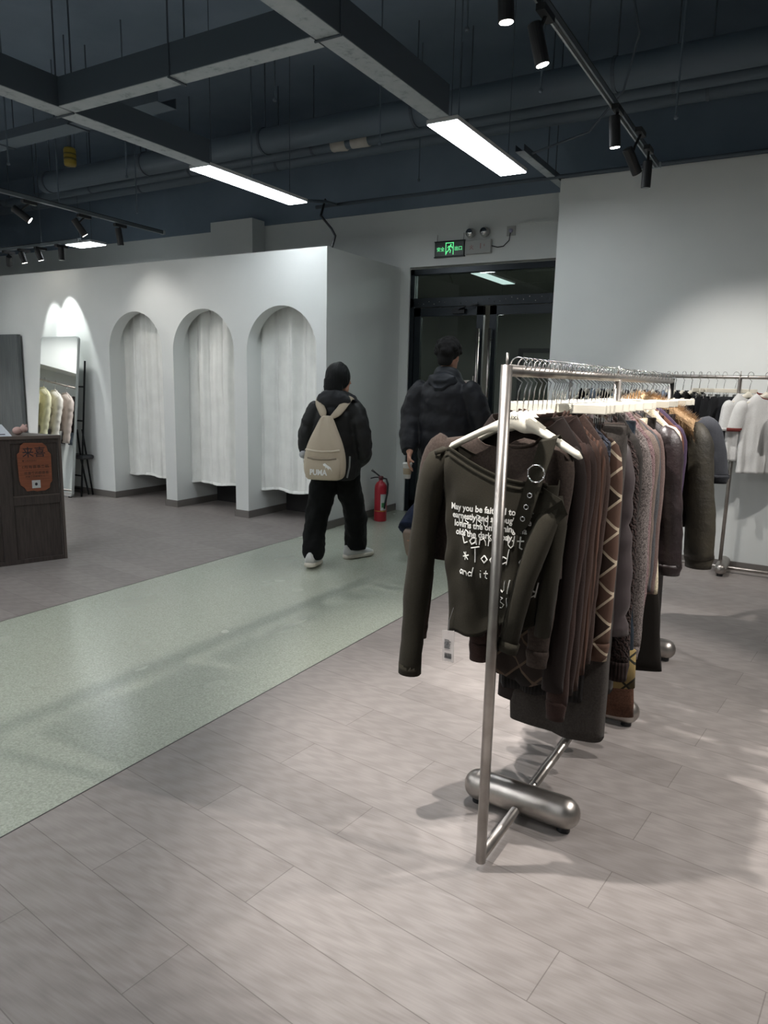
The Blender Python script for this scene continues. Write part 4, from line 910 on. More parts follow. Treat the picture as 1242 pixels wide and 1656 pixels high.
# ---- rack seen in the mirror
spotlight((-8.15, 4.0, 2.8), (-9.0, 4.5, 1.0), True, 'added unseen spotlight brightening the rack by the left partition', 45, 70, .7, zt=2.99)  # added out of view to brighten the clothes reflected in the mirror
yel = F('pale_yellow_nylon', 'E4DFBC', 'nylon', .5); crm = F('cream_nylon', 'E8E2D8', 'nylon', .5); pnk = F('blush_nylon', 'CFC0B8', 'nylon', .5)
for i, (y, m, s_) in enumerate(((4.72, yel, 'pale yellow puffer, leftmost in the mirror'), (4.545, yel, 'pale yellow puffer, second in the mirror'), (4.37, crm, 'cream puffer, third in the mirror'), (4.19, pnk, 'blush puffer, nearest in the mirror'), (4.02, F('mirror_dark_knit', '3B3436', 'knit'), 'dark brown knit beside the puffers'), (3.90, ltgrey, 'pale blue top beside the dark knit'), (3.78, black, 'black top after the pale blue one'), (3.66, slate, 'slate top at the end of the mirrored row'))):
    pf = i < 4; p = (-9.17, y + .10, 1.54)
    top('puffer_jacket' if pf else 'hanging_top', s_, p, .25 if pf else .1, m=m, hw=.22 if pf else .16, sl=.62, zhem=-.66, hd=.062 if pf else .03, r0=.07 if pf else .045, r1=.06 if pf else .035, d0=.05 if pf else .03, d1=.045 if pf else .025, out=.04 if pf else .02, puff=.3 if pf else 0, collar=.022 if pf else .005, cat='jacket' if pf else 'top', group='clothes on the rack by the left partition')
    hang('h', p, .25 if pf else .1, 'white hanger holding the ' + s_)
for m_, o in TEXTS: m_.build('lettering', dark_print, o)

# ------------------------------------------------------------------ mirror, panel, ladder, counter
mr = thing('leaning_mirror', 'tall frameless-looking mirror leaning by the leftmost arch', 'mirror', (-7.75, 5.27, 0))
TL = radians(6.2); RX = Matrix.Rotation(-TL, 3, 'X')
def rrect(w, h, r, z0=0):
    P = []
    for cx_, cz_, a0 in ((w/2 - r, z0 + r, -90), (w/2 - r, z0 + h - r, 0), (-w/2 + r, z0 + h - r, 90), (-w/2 + r, z0 + r, 180)):
        for k in range(7): a = radians(a0 + 15 * k); P.append((cx_ + r * cos(a), cz_ + r * sin(a)))
    return P
fn = lambda p, d: RX @ Vector((p[0], d, p[1] + .01))
MB().prism(rrect(.70, 1.88, .045), fn, 0, .028).build('mirror_frame', mat('mirror_edge_alu', 'B8BCBC', .3, .7), mr)
MB().prism(rrect(.682, 1.862, .038, .009), fn, -.002, .001).build('mirror_glass', mirror_m, mr)
MB().box(.28, .31, .0, .03, 0, .015).build('mirror_foot', black_metal, mr); MB().box(-.31, -.28, .0, .03, 0, .015).build('mirror_foot', black_metal, mr)
gp = thing('wood_panel', 'tall grey wood grain panel standing at the left picture edge', 'panel', (-9.08, 5.52, 0))
box('panel_board', (-.42, .42, 0, .05, 0, 1.92), grey_wood, gp, .004); box('panel_base', (-.42, .42, -.01, .06, 0, .06), black_plastic, gp)
ld = thing('folding_step_ladder', 'black folding step ladder behind the leaning mirror', 'ladder', (-7.42, 5.5, 0), radians(0))
for s in (0, 1):
    x = .02 - s * .36
    MB().tube([(x, -.10, .0), (x, .045, 1.60)], .011, 8).build('front_rail', black_metal, ld)
    MB().tube([(x - .03, -.02, .80), (x - .02, .075, .0)], .010, 8).build('rear_leg', black_metal, ld)
MB().tube([(.05, -.02, .02), (-.02, -.05, .45), (-.05, -.06, .80)], .011, 8).build('side_brace', black_metal, ld)
for z in (.25, .9, 1.3): MB().tube([(.02, -.10 + .145 * z / 1.6, z), (-.34, -.10 + .145 * z / 1.6, z)], .01, 8).build('rung', black_metal, ld)
MB().obox((-.15, .0, .47), .42, .16, .05).build('step', mat('ladder_seat', '2F3133', .5), ld, bevel=.02)
MB().tube([(.04, -.12, .10), (-.36, -.12, .10)], .009, 8).build('cross_bar', black_metal, ld)

DC = Vector((-4.973, 3.453, 0)); DU = Vector((-.3378, -.9412, 0)); DN = Vector((.9412, -.3378, 0)); DE = Vector((-.990, -.137, 0))
ct = thing('counter_desk', 'dark wood panelled cashier counter at the left picture edge', 'counter', DC)
def dface(u0, u1, z0, z1, d0, d1):  # a board on the desk's long face
    q = []
    for z in (z0, z1):
        for (u, d) in ((u0, d0), (u1, d0), (u1, d1), (u0, d1)): q.append(DU * u + DN * d + Vector((0, 0, z)))
    return q
FQ = [(0, 1, 2, 3), (7, 6, 5, 4), (0, 4, 5, 1), (1, 5, 6, 2), (2, 6, 7, 3), (3, 7, 4, 0)]
LN = 2.6
mb_ = MB(); a, b, c, d = DN * -.012 + DU * .012, DU * LN - DN * .012, DU * LN + DE * .62, DE * .62 + DU * .012
mb_.prism([(p.x, p.y) for p in (a, b, c, d)], lambda p, z: (p[0], p[1], z), .0, .955); mb_.build('carcass', counter_wood, ct)
a, b, c, d = DN * .015 - DU * .015, DU * LN + DN * .015, DU * LN + DE * .64, DE * .64 - DU * .015
MB().prism([(p.x, p.y) for p in (a, b, c, d)], lambda p, z: (p[0], p[1], z), .956, .982).build('worktop', counter_top, ct, bevel=.003)
segs = [(0, .012), (.345, .435), (.80, .89), (1.25, 1.34), (1.7, 1.79), (2.15, 2.24), (2.59, 2.6)]
for u0, u1 in segs: MB().add(dface(u0, u1, 0, .955, -.012, .004), FQ).build('stile', counter_wood, ct, bevel=.002)
for i in range(len(segs) - 1):
    u0, u1 = segs[i][1], segs[i + 1][0]
    for z0, z1 in ((0, .035), (.455, .52), (.925, .955)): MB().add(dface(u0, u1, z0, z1, -.012, .002), FQ).build('rail_board', counter_wood, ct, bevel=.002)
    MB().add(dface(u0, u1, .52, .527, -.012, .006), FQ).build('bead', counter_top, ct)
MB().add(dface(-.016, .0, 0, .955, -.02, .004), FQ).build('end_strip', counter_top, ct)
# orange sign on the desk
sg = thing('wooden_sign', 'orange wooden plaque with black characters on the counter front', 'sign', DC)
pf = lambda p, d: DU * p[0] + DN * (.006 + d) + Vector((0, 0, p[1]))
SP = [(.092, .90), (.12, .925), (.25, .93), (.275, .91), (.285, .86), (.302, .845), (.298, .65), (.288, .61), (.265, .59), (.25, .562), (.20, .565), (.18, .557), (.12, .56), (.085, .58), (.082, .61), (.066, .63), (.064, .84), (.084, .86)]
MB().prism(SP, pf, -.003, .008).build('plaque', sign_wood, sg, bevel=.002)
def st(u0, z0): return lambda a, b: DU * (u0 - a) + DN * .0152 + Vector((0, 0, z0 + b))
ink = mat('sign_ink', '1C1A24', .6); ink2 = mat('sign_ink_brown', '4A2C20', .6)
m_ = MB(); add_text(m_, '来喜', .083, st(.268, .828), .0006); m_.build('large_characters', ink, sg)
m_ = MB(); add_text(m_, '● LAIXIZHU', .018, st(.272, .788), .0002); add_text(m_, '☾所有喜事来临', .026, st(.275, .738), .0004, width=.19); add_text(m_, '欢喜来的都是客', .026, st(.262, .69), .0004, width=.175); add_text(m_, '欢喜来的都是客人', .016, st(.255, .668), .0002, width=.14)
for z in (.724, .678, .655): m_.add([DU * u + DN * .0152 + Vector((0, 0, zz)) for u, zz in ((.25, z), (.09, z), (.09, z - .0015), (.25, z - .0015))], [(0, 1, 2, 3)])
m_.build('small_characters', ink2, sg)
m_ = MB(); m_.add([DU * u + DN * .0155 + Vector((0, 0, z)) for u, z in ((.212, .644), (.152, .644), (.152, .584), (.212, .584))], [(0, 1, 2, 3)]); m_.build('white_sticker', mat('sticker_white', 'B9BCBC', .5), sg)
m_ = MB(); cc = DU * .182 + DN * .0162 + Vector((0, 0, .614))
m_.add([cc + DU * (.01 * cos(a)) + Vector((0, 0, .012 * sin(a))) for a in [2 * pi * k / 12 for k in range(12)]], [tuple(range(12))]); m_.build('sticker_dot', ink, sg)
# card stand and pink figure on the desk
cs = thing('card_stand', 'white acrylic card stand lying tilted on the counter', 'card stand', DC + DU * .335 + DE * .012 + Vector((0, 0, .982)), 0)
tq = lambda p, d: DU * p[0] + DE * (p[1] * .55 + .002) + Vector((0, 0, p[1] * .85)) + DN * d
MB().prism([(-.02, .0), (.25, .0), (.24, .10), (.01, .10)], tq, 0, .006).build('card', mat('card_white', 'D5DBE2', .4), cs)
MB().prism([(.09, .07), (.12, .07), (.12, .085), (.09, .085)], tq, .006, .007).prism([(.02, .012), (.07, .012), (.07, .02), (.02, .02)], tq, .006, .007).build('card_print', mat('card_ink', '3A4048', .5), cs)
MB().prism([(.02, 0), (.22, 0), (.2, .05), (.03, .05)], lambda p, d: DU * p[0] + DE * (p[1] + .0) + Vector((0, 0, d)), 0, .004).build('stand_base', mat('card_white', 'D5DBE2', .4), cs)
fg = thing('plush_figure', 'small pink plush figure beside the card stand', 'figurine', DC + DU * .185 + DE * .15 + Vector((0, 0, .982)))
pk = mat('pink_plush', 'B89A92', .8); MB().ball((0, 0, .03), .04, .035, .03, n=12).ball((.035, .03, .045), .028, n=10).build('plush_body', pk, fg, smooth=True)
for s in (-1, 1): MB().ball((.03 + s * .02, .04, .07), .01, n=8).build('ear', pk, fg, smooth=True)

# ------------------------------------------------------------------ fire extinguisher
fe = thing('fire_extinguisher', 'red fire extinguisher on the floor by the fitting room side wall', 'fire extinguisher', (-3.77, 6.32, 0))
red = mat('extinguisher_red', 'A32030', .35)
MB().lathe([(.0, 0), (.062, 0), (.066, .008), (.066, .34), (.062, .375), (.045, .405), (.022, .42), (.02, .44), (0, .44)], n=28).build('cylinder', red, fe, smooth=True)
MB().lathe([(.018, .435), (.026, .44), (.026, .47), (.012, .475)], n=16).build('valve', mat('dark_red_valve', '5A2328', .4), fe, smooth=True)
MB().tube([(-.02, -.0, .47), (-.06, -.01, .50), (-.11, -.015, .525)], .006, 8).tube([(-.01, 0, .46), (-.07, -.01, .455), (-.12, -.01, .44)], .006, 8).tube([(-.11, 0, .535), (-.05, 0, .495), (0, 0, .465)], .004, 6).build('lever', black_plastic, fe, smooth=True)
MB().tube([(.02, 0, .455), (.07, -.01, .45), (.093, -.015, .40), (.092, -.02, .30), (.075, -.03, .2), (.068, -.035, .14)], .0095, 10).build('hose', black_plastic, fe, smooth=True)
lb = MB(); R_ = .0668
def cyl_patch(mb, a0, a1, z0, z1, R):
    n = 10; v = [(R * cos(radians(lerp(a0, a1, i / n))), R * sin(radians(lerp(a0, a1, i / n))), z) for z in (z0, z1) for i in range(n + 1)]
    mb.add(v, [(i, i + 1, i + n + 2, i + n + 1) for i in range(n)])
cyl_patch(lb, -60, -5, .12, .29, R_); lb.build('paper_label', mat('label_paper', 'B9C0BC', .5), fe)
lb = MB(); cyl_patch(lb, -50, -15, .15, .20, R_ + .0006); lb.build('label_print', mat('label_green', '3A7A4A', .5), fe)
lb = MB(); cyl_patch(lb, -150, -5, .108, .114, R_ + .0006); lb.build('yellow_line', mat('label_yellow', 'B9A04A', .5), fe)

# ------------------------------------------------------------------ people
def remeshed(mb, name, m, parent, vox=.012, smooth=4, strength=0):
    o = mb.build(name, m, parent, fix=True)
    r = o.modifiers.new('union', 'REMESH'); r.mode = 'VOXEL'; r.voxel_size = vox; r.use_smooth_shade = True
    s = o.modifiers.new('soft', 'SMOOTH'); s.iterations = smooth; s.factor = .5
    if strength:
        t = bpy.data.textures.get('wrinkles') or bpy.data.textures.new('wrinkles', 'CLOUDS'); t.noise_scale = .11; t.noise_depth = 2
        d = o.modifiers.new('wrinkle', 'DISPLACE'); d.texture = t; d.strength = strength; d.mid_level = .5; d.texture_coords = 'LOCAL'
    return o
def limb(mb, pts, r, r2=None, n=16, up=(1, 0, 0), k=5, puff=0, pitch=.08, wob=0, seed=0):
    P = [Vector(p) for p in pts]; Q = []; A = []; B = []
    R1 = r; R2 = r2 or r
    for i in range(len(P) - 1):
        p0 = P[max(i - 1, 0)]; p1 = P[i]; p2 = P[i + 1]; p3 = P[min(i + 2, len(P) - 1)]
        for j in range(k):
            t = j / k; t2 = t * t; t3 = t2 * t
            Q.append(.5 * ((2 * p1) + (p2 - p0) * t + (2 * p0 - 5 * p1 + 4 * p2 - p3) * t2 + (3 * p1 - p0 - 3 * p2 + p3) * t3))
            A.append(lerp(R1[i], R1[i + 1], sm(t))); B.append(lerp(R2[i], R2[i + 1], sm(t)))
    Q.append(P[-1]); A.append(R1[-1]); B.append(R2[-1])
    if puff:
        L = 0
        for i in range(len(Q)):
            if i: L += (Q[i] - Q[i - 1]).length
            q = 1 + puff * (abs(sin(pi * L / pitch)) ** .5 - .6); A[i] *= q; B[i] *= q
    mb.tube(Q, A, n, r2=B, up=up, wob=wob, seed=seed); return mb
def hand(mb, w, palm_dir, spread, thumb, curl=.6, s=1.):
    """w wrist, palm_dir unit vector down the palm, spread unit vector across knuckles, thumb side sign; fingers curl towards thumb_n"""
    w = Vector(w); p = Vector(palm_dir).normalized(); q = Vector(spread).normalized(); n = p.cross(q).normalized() * thumb
    limb(mb, [w, w + p * .045 * s, w + p * .09 * s], [.026 * s, .038 * s, .036 * s], [.02 * s, .016 * s, .013 * s], up=tuple(q))
    for i, L in enumerate((.070, .078, .072, .058)):
        b = w + p * .085 * s + q * (.030 - i * .020) * s
        d = p.copy(); pts = [b - p * .02 * s, b]; c = b
        for k in range(3):
            d = (d + n * curl * .75).normalized(); c = c + d * L / 3 * s; pts.append(c)
        mb.tube(pts, [.009 * s, .0092 * s, .0085 * s, .008 * s, .0065 * s], 8)
    b = w + p * .03 * s + q * .028 * s
    d = (p * .7 + q * .5 + n * .5).normalized(); mb.tube([b - d * .01, b + d * .03 * s, b + d * .05 * s + n * .008, b + d * .06 * s + n * .022 * s], [.012 * s, .0115 * s, .010 * s, .008 * s], 8)
def head(mb, c, s=1., turn=0):
    c = Vector(c); R = Matrix.Rotation(turn, 3, 'Z')
    def T(x, y, z): return c + R @ Vector((x * s, y * s, z * s))
    rings = []
    prof = [(-.115, .030, .035, .035), (-.105, .048, .05, .03), (-.085, .058, .066, .02), (-.05, .066, .078, .008), (-.01, .071, .088, 0), (.03, .074, .094, -.004), (.065, .068, .088, -.006), (.09, .052, .068, -.006), (.107, .028, .036, -.006), (.112, .008, .01, -.006)]
    for z, a, b, oy in prof:
        rings.append([T(a * cos(th), oy + b * sin(th), z) for th in [2 * pi * j / 20 for j in range(20)]])
    mb.loft(rings)
    for sd in (-1, 1):
        e = T(sd * .075, -.008, -.012); mb.ball(e, .010 * s, .019 * s, .031 * s, n=8)
        mb.ball(T(sd * .03, .082, .004), .013 * s, .008 * s, .008 * s, n=6); mb.ball(T(sd * .04, .062, -.03), .02 * s, .02 * s, .018 * s, n=6)
    mb.tube([T(0, .088, .015), T(0, .104, -.018), T(0, .11, -.03), T(0, .09, -.04)], [.006 * s, .010 * s, .013 * s, .009 * s], 8)
    mb.ball(T(0, .084, -.060), .022 * s, .010 * s, .008 * s, n=6)
skin = mat('skin', 'B98D78', .55); 
def shoe(parent, loc, rz, pitch_, top_m, sole_m, s=1., label=None):
    e = bpy.data.objects.new('shoe', None)
    P = []
    R = Matrix.Translation(loc) @ Matrix.Rotation(rz, 4, 'Z') @ Matrix.Rotation(pitch_, 4, 'X')
    rings = []; rs = []
    N = 16
    for i in range(N + 1):
        t = i / N; y = lerp(-.125, .155, t) * s
        w_ = (.042 + .010 * sm(t * 1.4)) * s * sqrt(max(.03, 1 - max(0, (t - .8) / .2) ** 2)) * sqrt(max(.15, min(1, .35 + t * 6)))
        h_ = lerp(.115, .055, sm((t - .2) * 1.35)) * s * (1 if t < .9 else lerp(1, .6, (t - .9) * 10))
        ring = []
        for j in range(14):
            a = 2 * pi * j / 14; zz = max(-.3, sin(a))
            ring.append(R @ Vector((w_ * cos(a), y, .03 * s + (h_ - .03 * s) * max(0, sin(a)) - (.0 if sin(a) > 0 else .004))))
        rings.append(ring)
        rs.append([R @ Vector((w_ * 1.1 * cos(a), y * 1.03, (.018 + .018 * (1 if sin(a) > 0 else -1) * min(1, abs(sin(a)) * 2)) * s)) for a in [2 * pi * j / 14 for j in range(14)]])
    up_ = MB().loft(rings).build('shoe', top_m, parent, smooth=True)
    MB().loft(rs).build('sole', sole_m, up_, smooth=True)
    m_ = MB()
    for k in range(4):
        y = lerp(.0, .075, k / 3) * s; z = lerp(.089, .066, k / 3) * s; m_.tube([R @ Vector((-.025 * s, y, z - .012)), R @ Vector((0, y + .004, z + .002)), R @ Vector((.025 * s, y, z - .012))], .003, 6)
    m_.build('laces', mat('lace', 'C9C9C4', .8), up_)
    return up_

# --- woman
wm = thing('person', 'person in black jacket and trousers with a beige backpack, walking away', 'person', (-3.165, 4.60, 0), radians(20))
bmb = MB()
limb(bmb, [(0, 0, .80), (0, -.01, .95), (0, .0, 1.12), (0, 0, 1.26), (0, .0, 1.33), (0, .01, 1.38)], [.13, .115, .125, .11, .052, .05], [.09, .08, .09, .07, .052, .05], 20)
head(bmb, (.02, .015, 1.455), .95, radians(-42))
for s in (-1, 1):
    limb(bmb, [(s * .11, 0, 1.215), (s * .175, -.03, 1.09), (s * .205, -.03, .98), (s * .18, .06, .90), (s * .13, .14, .84)], [.05, .045, .038, .034, .026])
    hand(bmb, (s * .13, .14, .84), (-s * .5, .8, -.3), (0, .3, 1), -s, .5, .9)
limb(bmb, [(-.085, 0, .80), (-.10, -.01, .62), (-.125, -.04, .42), (-.13, -.12, .24), (-.128, -.18, .10), (-.13, -.15, .055)], [.08, .07, .055, .045, .034, .03]); limb(bmb, [(.085, 0, .80), (.10, .05, .62), (.125, .12, .42), (.135, .17, .25), (.135, .20, .10), (.135, .25, .05)], [.08, .07, .055, .045, .034, .03])
remeshed(bmb, 'body', skin, wm, .009, 2)
jm = F('black_jacket_nylon', '101315', 'nylon', .6); tm = F('black_trouser_cloth', '0D0F10', 'jersey')
jb_ = MB()
limb(jb_, [(0, 0, .685), (0, 0, .72), (0, -.005, .85), (0, -.01, 1.0), (0, -.01, 1.14), (0, -.01, 1.24), (0, 0, 1.30)], [.175, .19, .19, .185, .18, .15, .085], [.14, .15, .155, .15, .145, .115, .08], 28, wob=.01, k=6)
for s in (-1, 1):
    limb(jb_, [(s * .12, -.01, 1.235), (s * .175, -.02, 1.17), (s * .222, -.03, 1.02), (s * .222, .0, .90), (s * .17, .10, .83), (s * .13, .15, .82)], [.07, .076, .072, .070, .062, .05], [.075, .08, .078, .074, .064, .052], 18, wob=.010, seed=s, puff=.08, pitch=.09)
jk = remeshed(jb_, 'jacket', jm, wm, .011, 3, .034)
MB().tube([(.135, -.165, .715), (.15, -.155, .80), (.152, -.152, .88)], .007, 6, r2=.003).build('jacket_stripe', mat('reflective_grey', '8A9090', .5), jk)
hd_ = MB()
limb(hd_, [(0, .02, 1.27), (0, -.0, 1.33), (.01, .0, 1.385)], [.13, .115, .085], [.11, .11, .09], 24, wob=.01, k=5)
hd_.ball((0, -.085, 1.29), .135, .075, .085, n=12, dis=.15, sc=3); hd_.ball((.0, -.10, 1.215), .085, .05, .065, n=12)
hd_.tube([(.04, .06, 1.36), (.13, .03, 1.31), (.19, .01, 1.265)], [.02, .028, .008], 8)
remeshed(hd_, 'hood', F('black_hood_cloth', '20242B', 'nylon', .6), wm, .009, 3, .03)
tb = MB()
limb(tb, [(0, 0, .91), (0, 0, .84), (0, 0, .76), (0, 0, .70)], [.155, .17, .168, .14], [.12, .13, .125, .10], 24)
limb(tb, [(-.085, 0, .80), (-.10, -.01, .62), (-.125, -.04, .42), (-.13, -.12, .24), (-.128, -.18, .12), (-.128, -.19, .07)], [.10, .105, .095, .092, .09, .078], None, 20, wob=.014, seed=2)
limb(tb, [(.085, 0, .80), (.10, .05, .62), (.125, .12, .42), (.135, .17, .25), (.135, .20, .12), (.135, .20, .07)], [.10, .102, .095, .09, .088, .076], None, 20, wob=.014, seed=7)
remeshed(tb, 'trousers', tm, wm, .011, 3, .03)
hb = MB(); hb.ball((.015, -.015, 1.475), .098, .108, .108, n=20, dis=.04, sc=3); limb(hb, [(.0, -.07, 1.45), (-.005, -.075, 1.38), (.0, -.06, 1.32)], [.08, .075, .06], [.055, .05, .04])
hb.tube([(-.085, -.02, 1.42), (-.105, -.02, 1.37), (-.125, -.03, 1.32)], [.006, .005, .003], 6); hb.tube([(0, -.0, 1.58), (.03, -.01, 1.595), (.06, -.01, 1.58)], .002, 5)
remeshed(hb, 'hair', fabric('black_hair', '15191B', 'rib', .5), wm, .008, 2)
wsh = mat('white_sneaker', 'B9BBB8', .5); wso = mat('pale_sole', 'C4BFB2', .6)
shoe(wm, (-.13, -.175, .012), radians(2), radians(-6), wsh, wso, 1.0); shoe(wm, (.138, .225, .004), radians(-42), radians(2), wsh, wso, 1.0)
# backpack (a thing of its own)
bp = thing('backpack', 'beige backpack with white lettering worn by the woman', 'backpack', (-3.165, 4.60, 0), radians(20))
bg = F('beige_canvas', 'C2B6A0', 'nylon', .75)
rings = []
prof = [(.70, .085, .03, -.235), (.715, .125, .06, -.235), (.76, .142, .078, -.24), (.86, .142, .082, -.24), (.95, .125, .078, -.235), (1.03, .098, .066, -.225), (1.10, .068, .05, -.21), (1.16, .045, .036, -.20), (1.185, .03, .02, -.195)]
prof = [(z, a * 1.14, b * 1.1, oy) for z, a, b, oy in prof]
for z, a, b, oy in prof:
    rings.append([Vector((-.02 + math.copysign(abs(cos(th)) ** .75, cos(th)) * a, oy + math.copysign(abs(sin(th)) ** .75, sin(th)) * b + .004 * sin(th * 9 + z * 20), z)) for th in [2 * pi * j / 40 for j in range(40)]])
o = MB().loft(rings).build('bag_body', bg, bp, smooth=True); sb = o.modifiers.new('s', 'SUBSURF'); sb.levels = 1; sb.render_levels = 2
rings = []
for z, a, b in ((.712, .115, .03), (.73, .132, .045), (.80, .138, .05), (.865, .132, .046), (.88, .112, .03)):
    rings.append([Vector((-.02 + math.copysign(abs(cos(th)) ** .7, cos(th)) * a, -.296 + math.copysign(abs(sin(th)) ** .7, sin(th)) * b, z)) for th in [2 * pi * j / 32 for j in range(32)]])
fp = MB().loft(rings).build('front_pocket', bg, bp, smooth=True)
MB().tube([(-.15, -.305, .935), (-.09, -.325, .928), (-.02, -.330, .925), (.05, -.325, .928), (.11, -.305, .935)], .008, 8).build('flap_piping', F('pale_piping', 'D2C8B4', 'nylon', .6), bp, smooth=True)
MB().tube([(-.13, -.322, .875), (-.08, -.342, .868), (-.02, -.346, .866), (.04, -.342, .868), (.09, -.322, .875)], .006, 8).build('pocket_zip', F('dark_beige', 'A0947F', 'nylon', .7), bp, smooth=True)
for s in (-1, 1):
    pts = [(-.02 + s * .025, -.185, 1.165), (s * .06, -.17, 1.21), (s * .10, -.12, 1.275), (s * .115, -.04, 1.318), (s * .12, .06, 1.29), (s * .13, .15, 1.15), (s * .14, .175, .98)]
    mb_ = MB(); limb(mb_, pts, [.014, .03, .032, .032, .03, .028, .02], [.006, .009, .009, .009, .009, .008, .006], 10, k=5); mb_.build('shoulder_strap', bg, bp, smooth=True)
MB().tube([(-.045, -.20, 1.175), (-.04, -.225, 1.14), (-.01, -.225, 1.13), (.01, -.21, 1.165)], .007, 8).build('grab_handle', F('pale_piping', 'D2C8B4', 'nylon', .6), bp, smooth=True)
m_ = MB(); yb = lambda x: -.3475 + .6 * (x + .02) ** 2
add_text(m_, 'PUMA', .058, lambda a, b: (-.108 + a, yb(-.108 + a) - .001, .752 + b), .0025, width=.135)
cat_ = [(-.005, .835), (.01, .842), (.03, .826), (.05, .814), (.058, .80), (.064, .78), (.055, .797), (.04, .803), (.036, .79), (.03, .803), (.018, .812), (.012, .80), (.012, .818), (-.002, .822)]
m_.prism(cat_, lambda p, d: (p[0], yb(p[0]) - .001 + d, p[1]), 0, .0015); m_.build('white_lettering', mat('pale_print', 'E6E8E6', .5), fp)
pm = thing('pompom_charm', 'small white pompom hanging from the left side of the backpack', 'charm', (-3.28, 4.33, .885)); MB().ball((0, 0, 0), .028, n=14, dis=.15, sc=9).build('pompom', mat('pompom_white', 'A9ACAE', .95), pm, smooth=True); MB().tube([(0, 0, .02), (.03, .02, .06)], .002, 6).tube([(0, 0, -.02), (.01, 0, -.07)], .0015, 6).build('cord', mat('cord_grey', '777777', .7), pm)

# --- man
mn = thing('person', 'person in dark navy puffer jacket and flared jeans walking to the glass door', 'person', (-2.57, 5.32, 0), radians(4))
bmb = MB()
limb(bmb, [(0, 0, .92), (0, -.01, 1.05), (0, 0, 1.25), (0, 0, 1.43), (0, .0, 1.50), (0, .01, 1.57)], [.15, .14, .165, .18, .06, .058], [.11, .10, .115, .10, .06, .058], 20)
head(bmb, (.0, .02, 1.66), 1.05, 0)
limb(bmb, [(-.18, 0, 1.42), (-.25, -.04, 1.15), (-.245, -.13, .98), (-.225, -.20, .875)], [.055, .045, .038, .028]); limb(bmb, [(.18, 0, 1.42), (.26, .02, 1.15), (.24, .12, 1.0), (.2, .22, .95)], [.055, .045, .038, .028])
hand(bmb, (-.223, -.205, .875), (.02, -.08, -1), (0.25, -.9, .1), -1, .42, 1.0); hand(bmb, (.2, .22, .95), (-.4, .8, -.2), (0, .3, 1), -1, .5, 1.)
limb(bmb, [(-.09, 0, .92), (-.11, .01, .54), (-.13, -.2, .34), (-.14, -.31, .24), (-.14, -.33, .17)], [.09, .06, .045, .035, .03]); limb(bmb, [(.09, 0, .92), (.09, .16, .50), (.09, .24, .12), (.09, .25, .06), (.09, .36, .035)], [.095, .065, .05, .042, .035])
remeshed(bmb, 'body', skin, mn, .008, 1)
nm_ = F('navy_puffer_nylon', '10141F', 'nylon', .6); jb_ = MB()
limb(jb_, [(0, 0, .80), (0, 0, .84), (0, -.005, .98), (0, -.01, 1.16), (0, -.01, 1.32), (0, -.01, 1.42), (0, 0, 1.49)], [.20, .225, .225, .225, .225, .19, .11], [.15, .165, .165, .165, .165, .14, .10], 28, wob=.008, k=9, puff=.05, pitch=.13)
for s in (-1, 1):
    pts = [(-.16, -.01, 1.41), (-.235, -.02, 1.33), (-.285, -.05, 1.16), (-.275, -.11, 1.0), (-.235, -.19, .885)] if s < 0 else [(.16, -.01, 1.41), (.235, -.01, 1.33), (.29, .02, 1.16), (.275, .08, 1.0), (.22, .18, .93)]
    limb(jb_, pts, [.085, .095, .09, .082, .062], None, 18, wob=.010, seed=s * 3, puff=.12, pitch=.10, k=7)
remeshed(jb_, 'jacket', nm_, mn, .011, 2, .028)
hd_ = MB(); limb(hd_, [(0, .01, 1.45), (0, 0, 1.51), (0, .01, 1.555)], [.14, .115, .09], [.12, .11, .09], 24, wob=.012); hd_.ball((0, -.10, 1.455), .13, .06, .075, n=12, dis=.12, sc=4); hd_.ball((0, -.125, 1.38), .075, .045, .05, n=12)
hd_.tube([(-.11, -.10, 1.50), (-.05, -.15, 1.46), (.05, -.155, 1.46), (.11, -.10, 1.50)], .014, 8); hd_.tube([(-.09, -.13, 1.45), (-.03, -.17, 1.40), (.03, -.17, 1.40), (.09, -.13, 1.45)], .012, 8)
remeshed(hd_, 'hood', F('navy_hood', '151D28', 'nylon', .6), mn, .009, 2)
tb = MB()
limb(tb, [(0, 0, 1.0), (0, 0, .93), (0, 0, .84), (0, 0, .78)], [.155, .17, .165, .14], [.12, .13, .12, .10], 24)
limb(tb, [(-.09, 0, .88), (-.11, .0, .68), (-.12, -.02, .52), (-.13, -.13, .40), (-.138, -.24, .31), (-.142, -.31, .25)], [.095, .085, .075, .085, .105, .115], None, 20, wob=.008, seed=4)
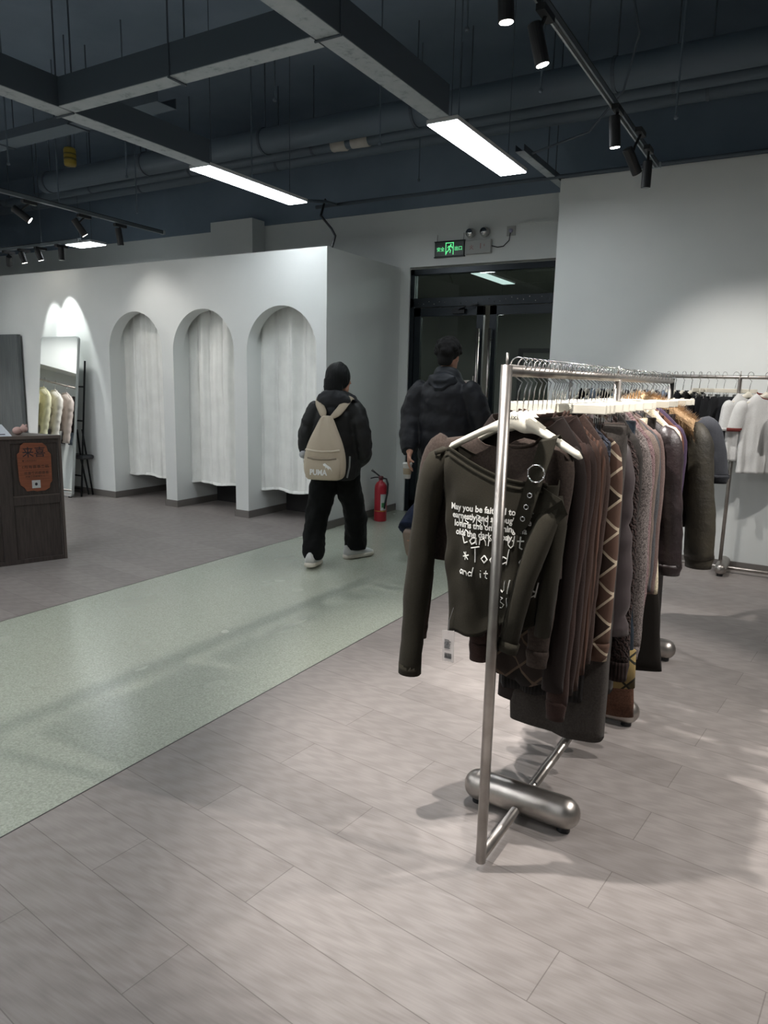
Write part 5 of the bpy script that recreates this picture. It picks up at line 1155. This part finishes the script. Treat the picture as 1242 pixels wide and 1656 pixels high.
limb(tb, [(.09, 0, .88), (.10, .07, .68), (.10, .15, .48), (.10, .20, .28), (.10, .24, .10), (.10, .245, .05)], [.095, .085, .075, .085, .105, .115], None, 20, wob=.008, seed=5)
remeshed(tb, 'jeans', F('navy_jeans', '232B40', 'denim'), mn, .011, 3, .02)
hb = MB(); hb.ball((0, -.0, 1.70), .098, .108, .095, n=22, dis=.10, sc=5)
rnd = random.Random(3)
for i in range(150):
    th = rnd.uniform(0, 2 * pi); ph = rnd.uniform(-.25, 1.45); d = Vector((cos(ph) * cos(th), cos(ph) * sin(th), sin(ph)))
    if d.y > .75 and d.z < .3: continue
    hb.ball(Vector((0, -.0, 1.70)) + Vector((d.x * .096, d.y * .104, d.z * .096)), rnd.uniform(.014, .026), n=6)
limb(hb, [(0, -.05, 1.67), (0, -.06, 1.62), (0, -.055, 1.585)], [.078, .066, .05], [.05, .045, .03])
remeshed(hb, 'hair', fabric('dark_curly_hair', '1A1B1B', 'wool', .8), mn, .0075, 1)
tans = mat('tan_sole', '8C7C70', .7); dks = mat('dark_sneaker', '34343A', .6)
shoe(mn, (-.14, -.335, .145), radians(0), radians(-62), dks, tans, 1.02); shoe(mn, (.10, .27, .004), radians(-4), 0, dks, tans, 1.02)
cu = thing('paper_cup', 'white paper cup with beige sleeve in the hand of the navy jacketed man', 'cup', (-2.79, 5.095, .665), 0)
MB().lathe([(0, 0), (.026, 0), (.028, .004), (.037, .115), (.038, .118)], n=24).build('cup_wall', mat('cup_white', 'C6C6C2', .5), cu, smooth=True); MB().lathe([(.0315, .035), (.0325, .036), (.0362, .085), (.0352, .086)], n=24).build('cup_sleeve', mat('cup_kraft', '9C8E78', .7), cu, smooth=True)
MB().lathe([(.040, .116), (.041, .120), (.038, .126), (.036, .132), (0, .133)], n=24).build('cup_lid', mat('cup_white', 'C6C6C2', .5), cu, smooth=True); MB().tube([(0, .01, .13), (.0, .012, .19)], .003, 8).build('straw', mat('cup_white', 'C6C6C2', .5), cu)
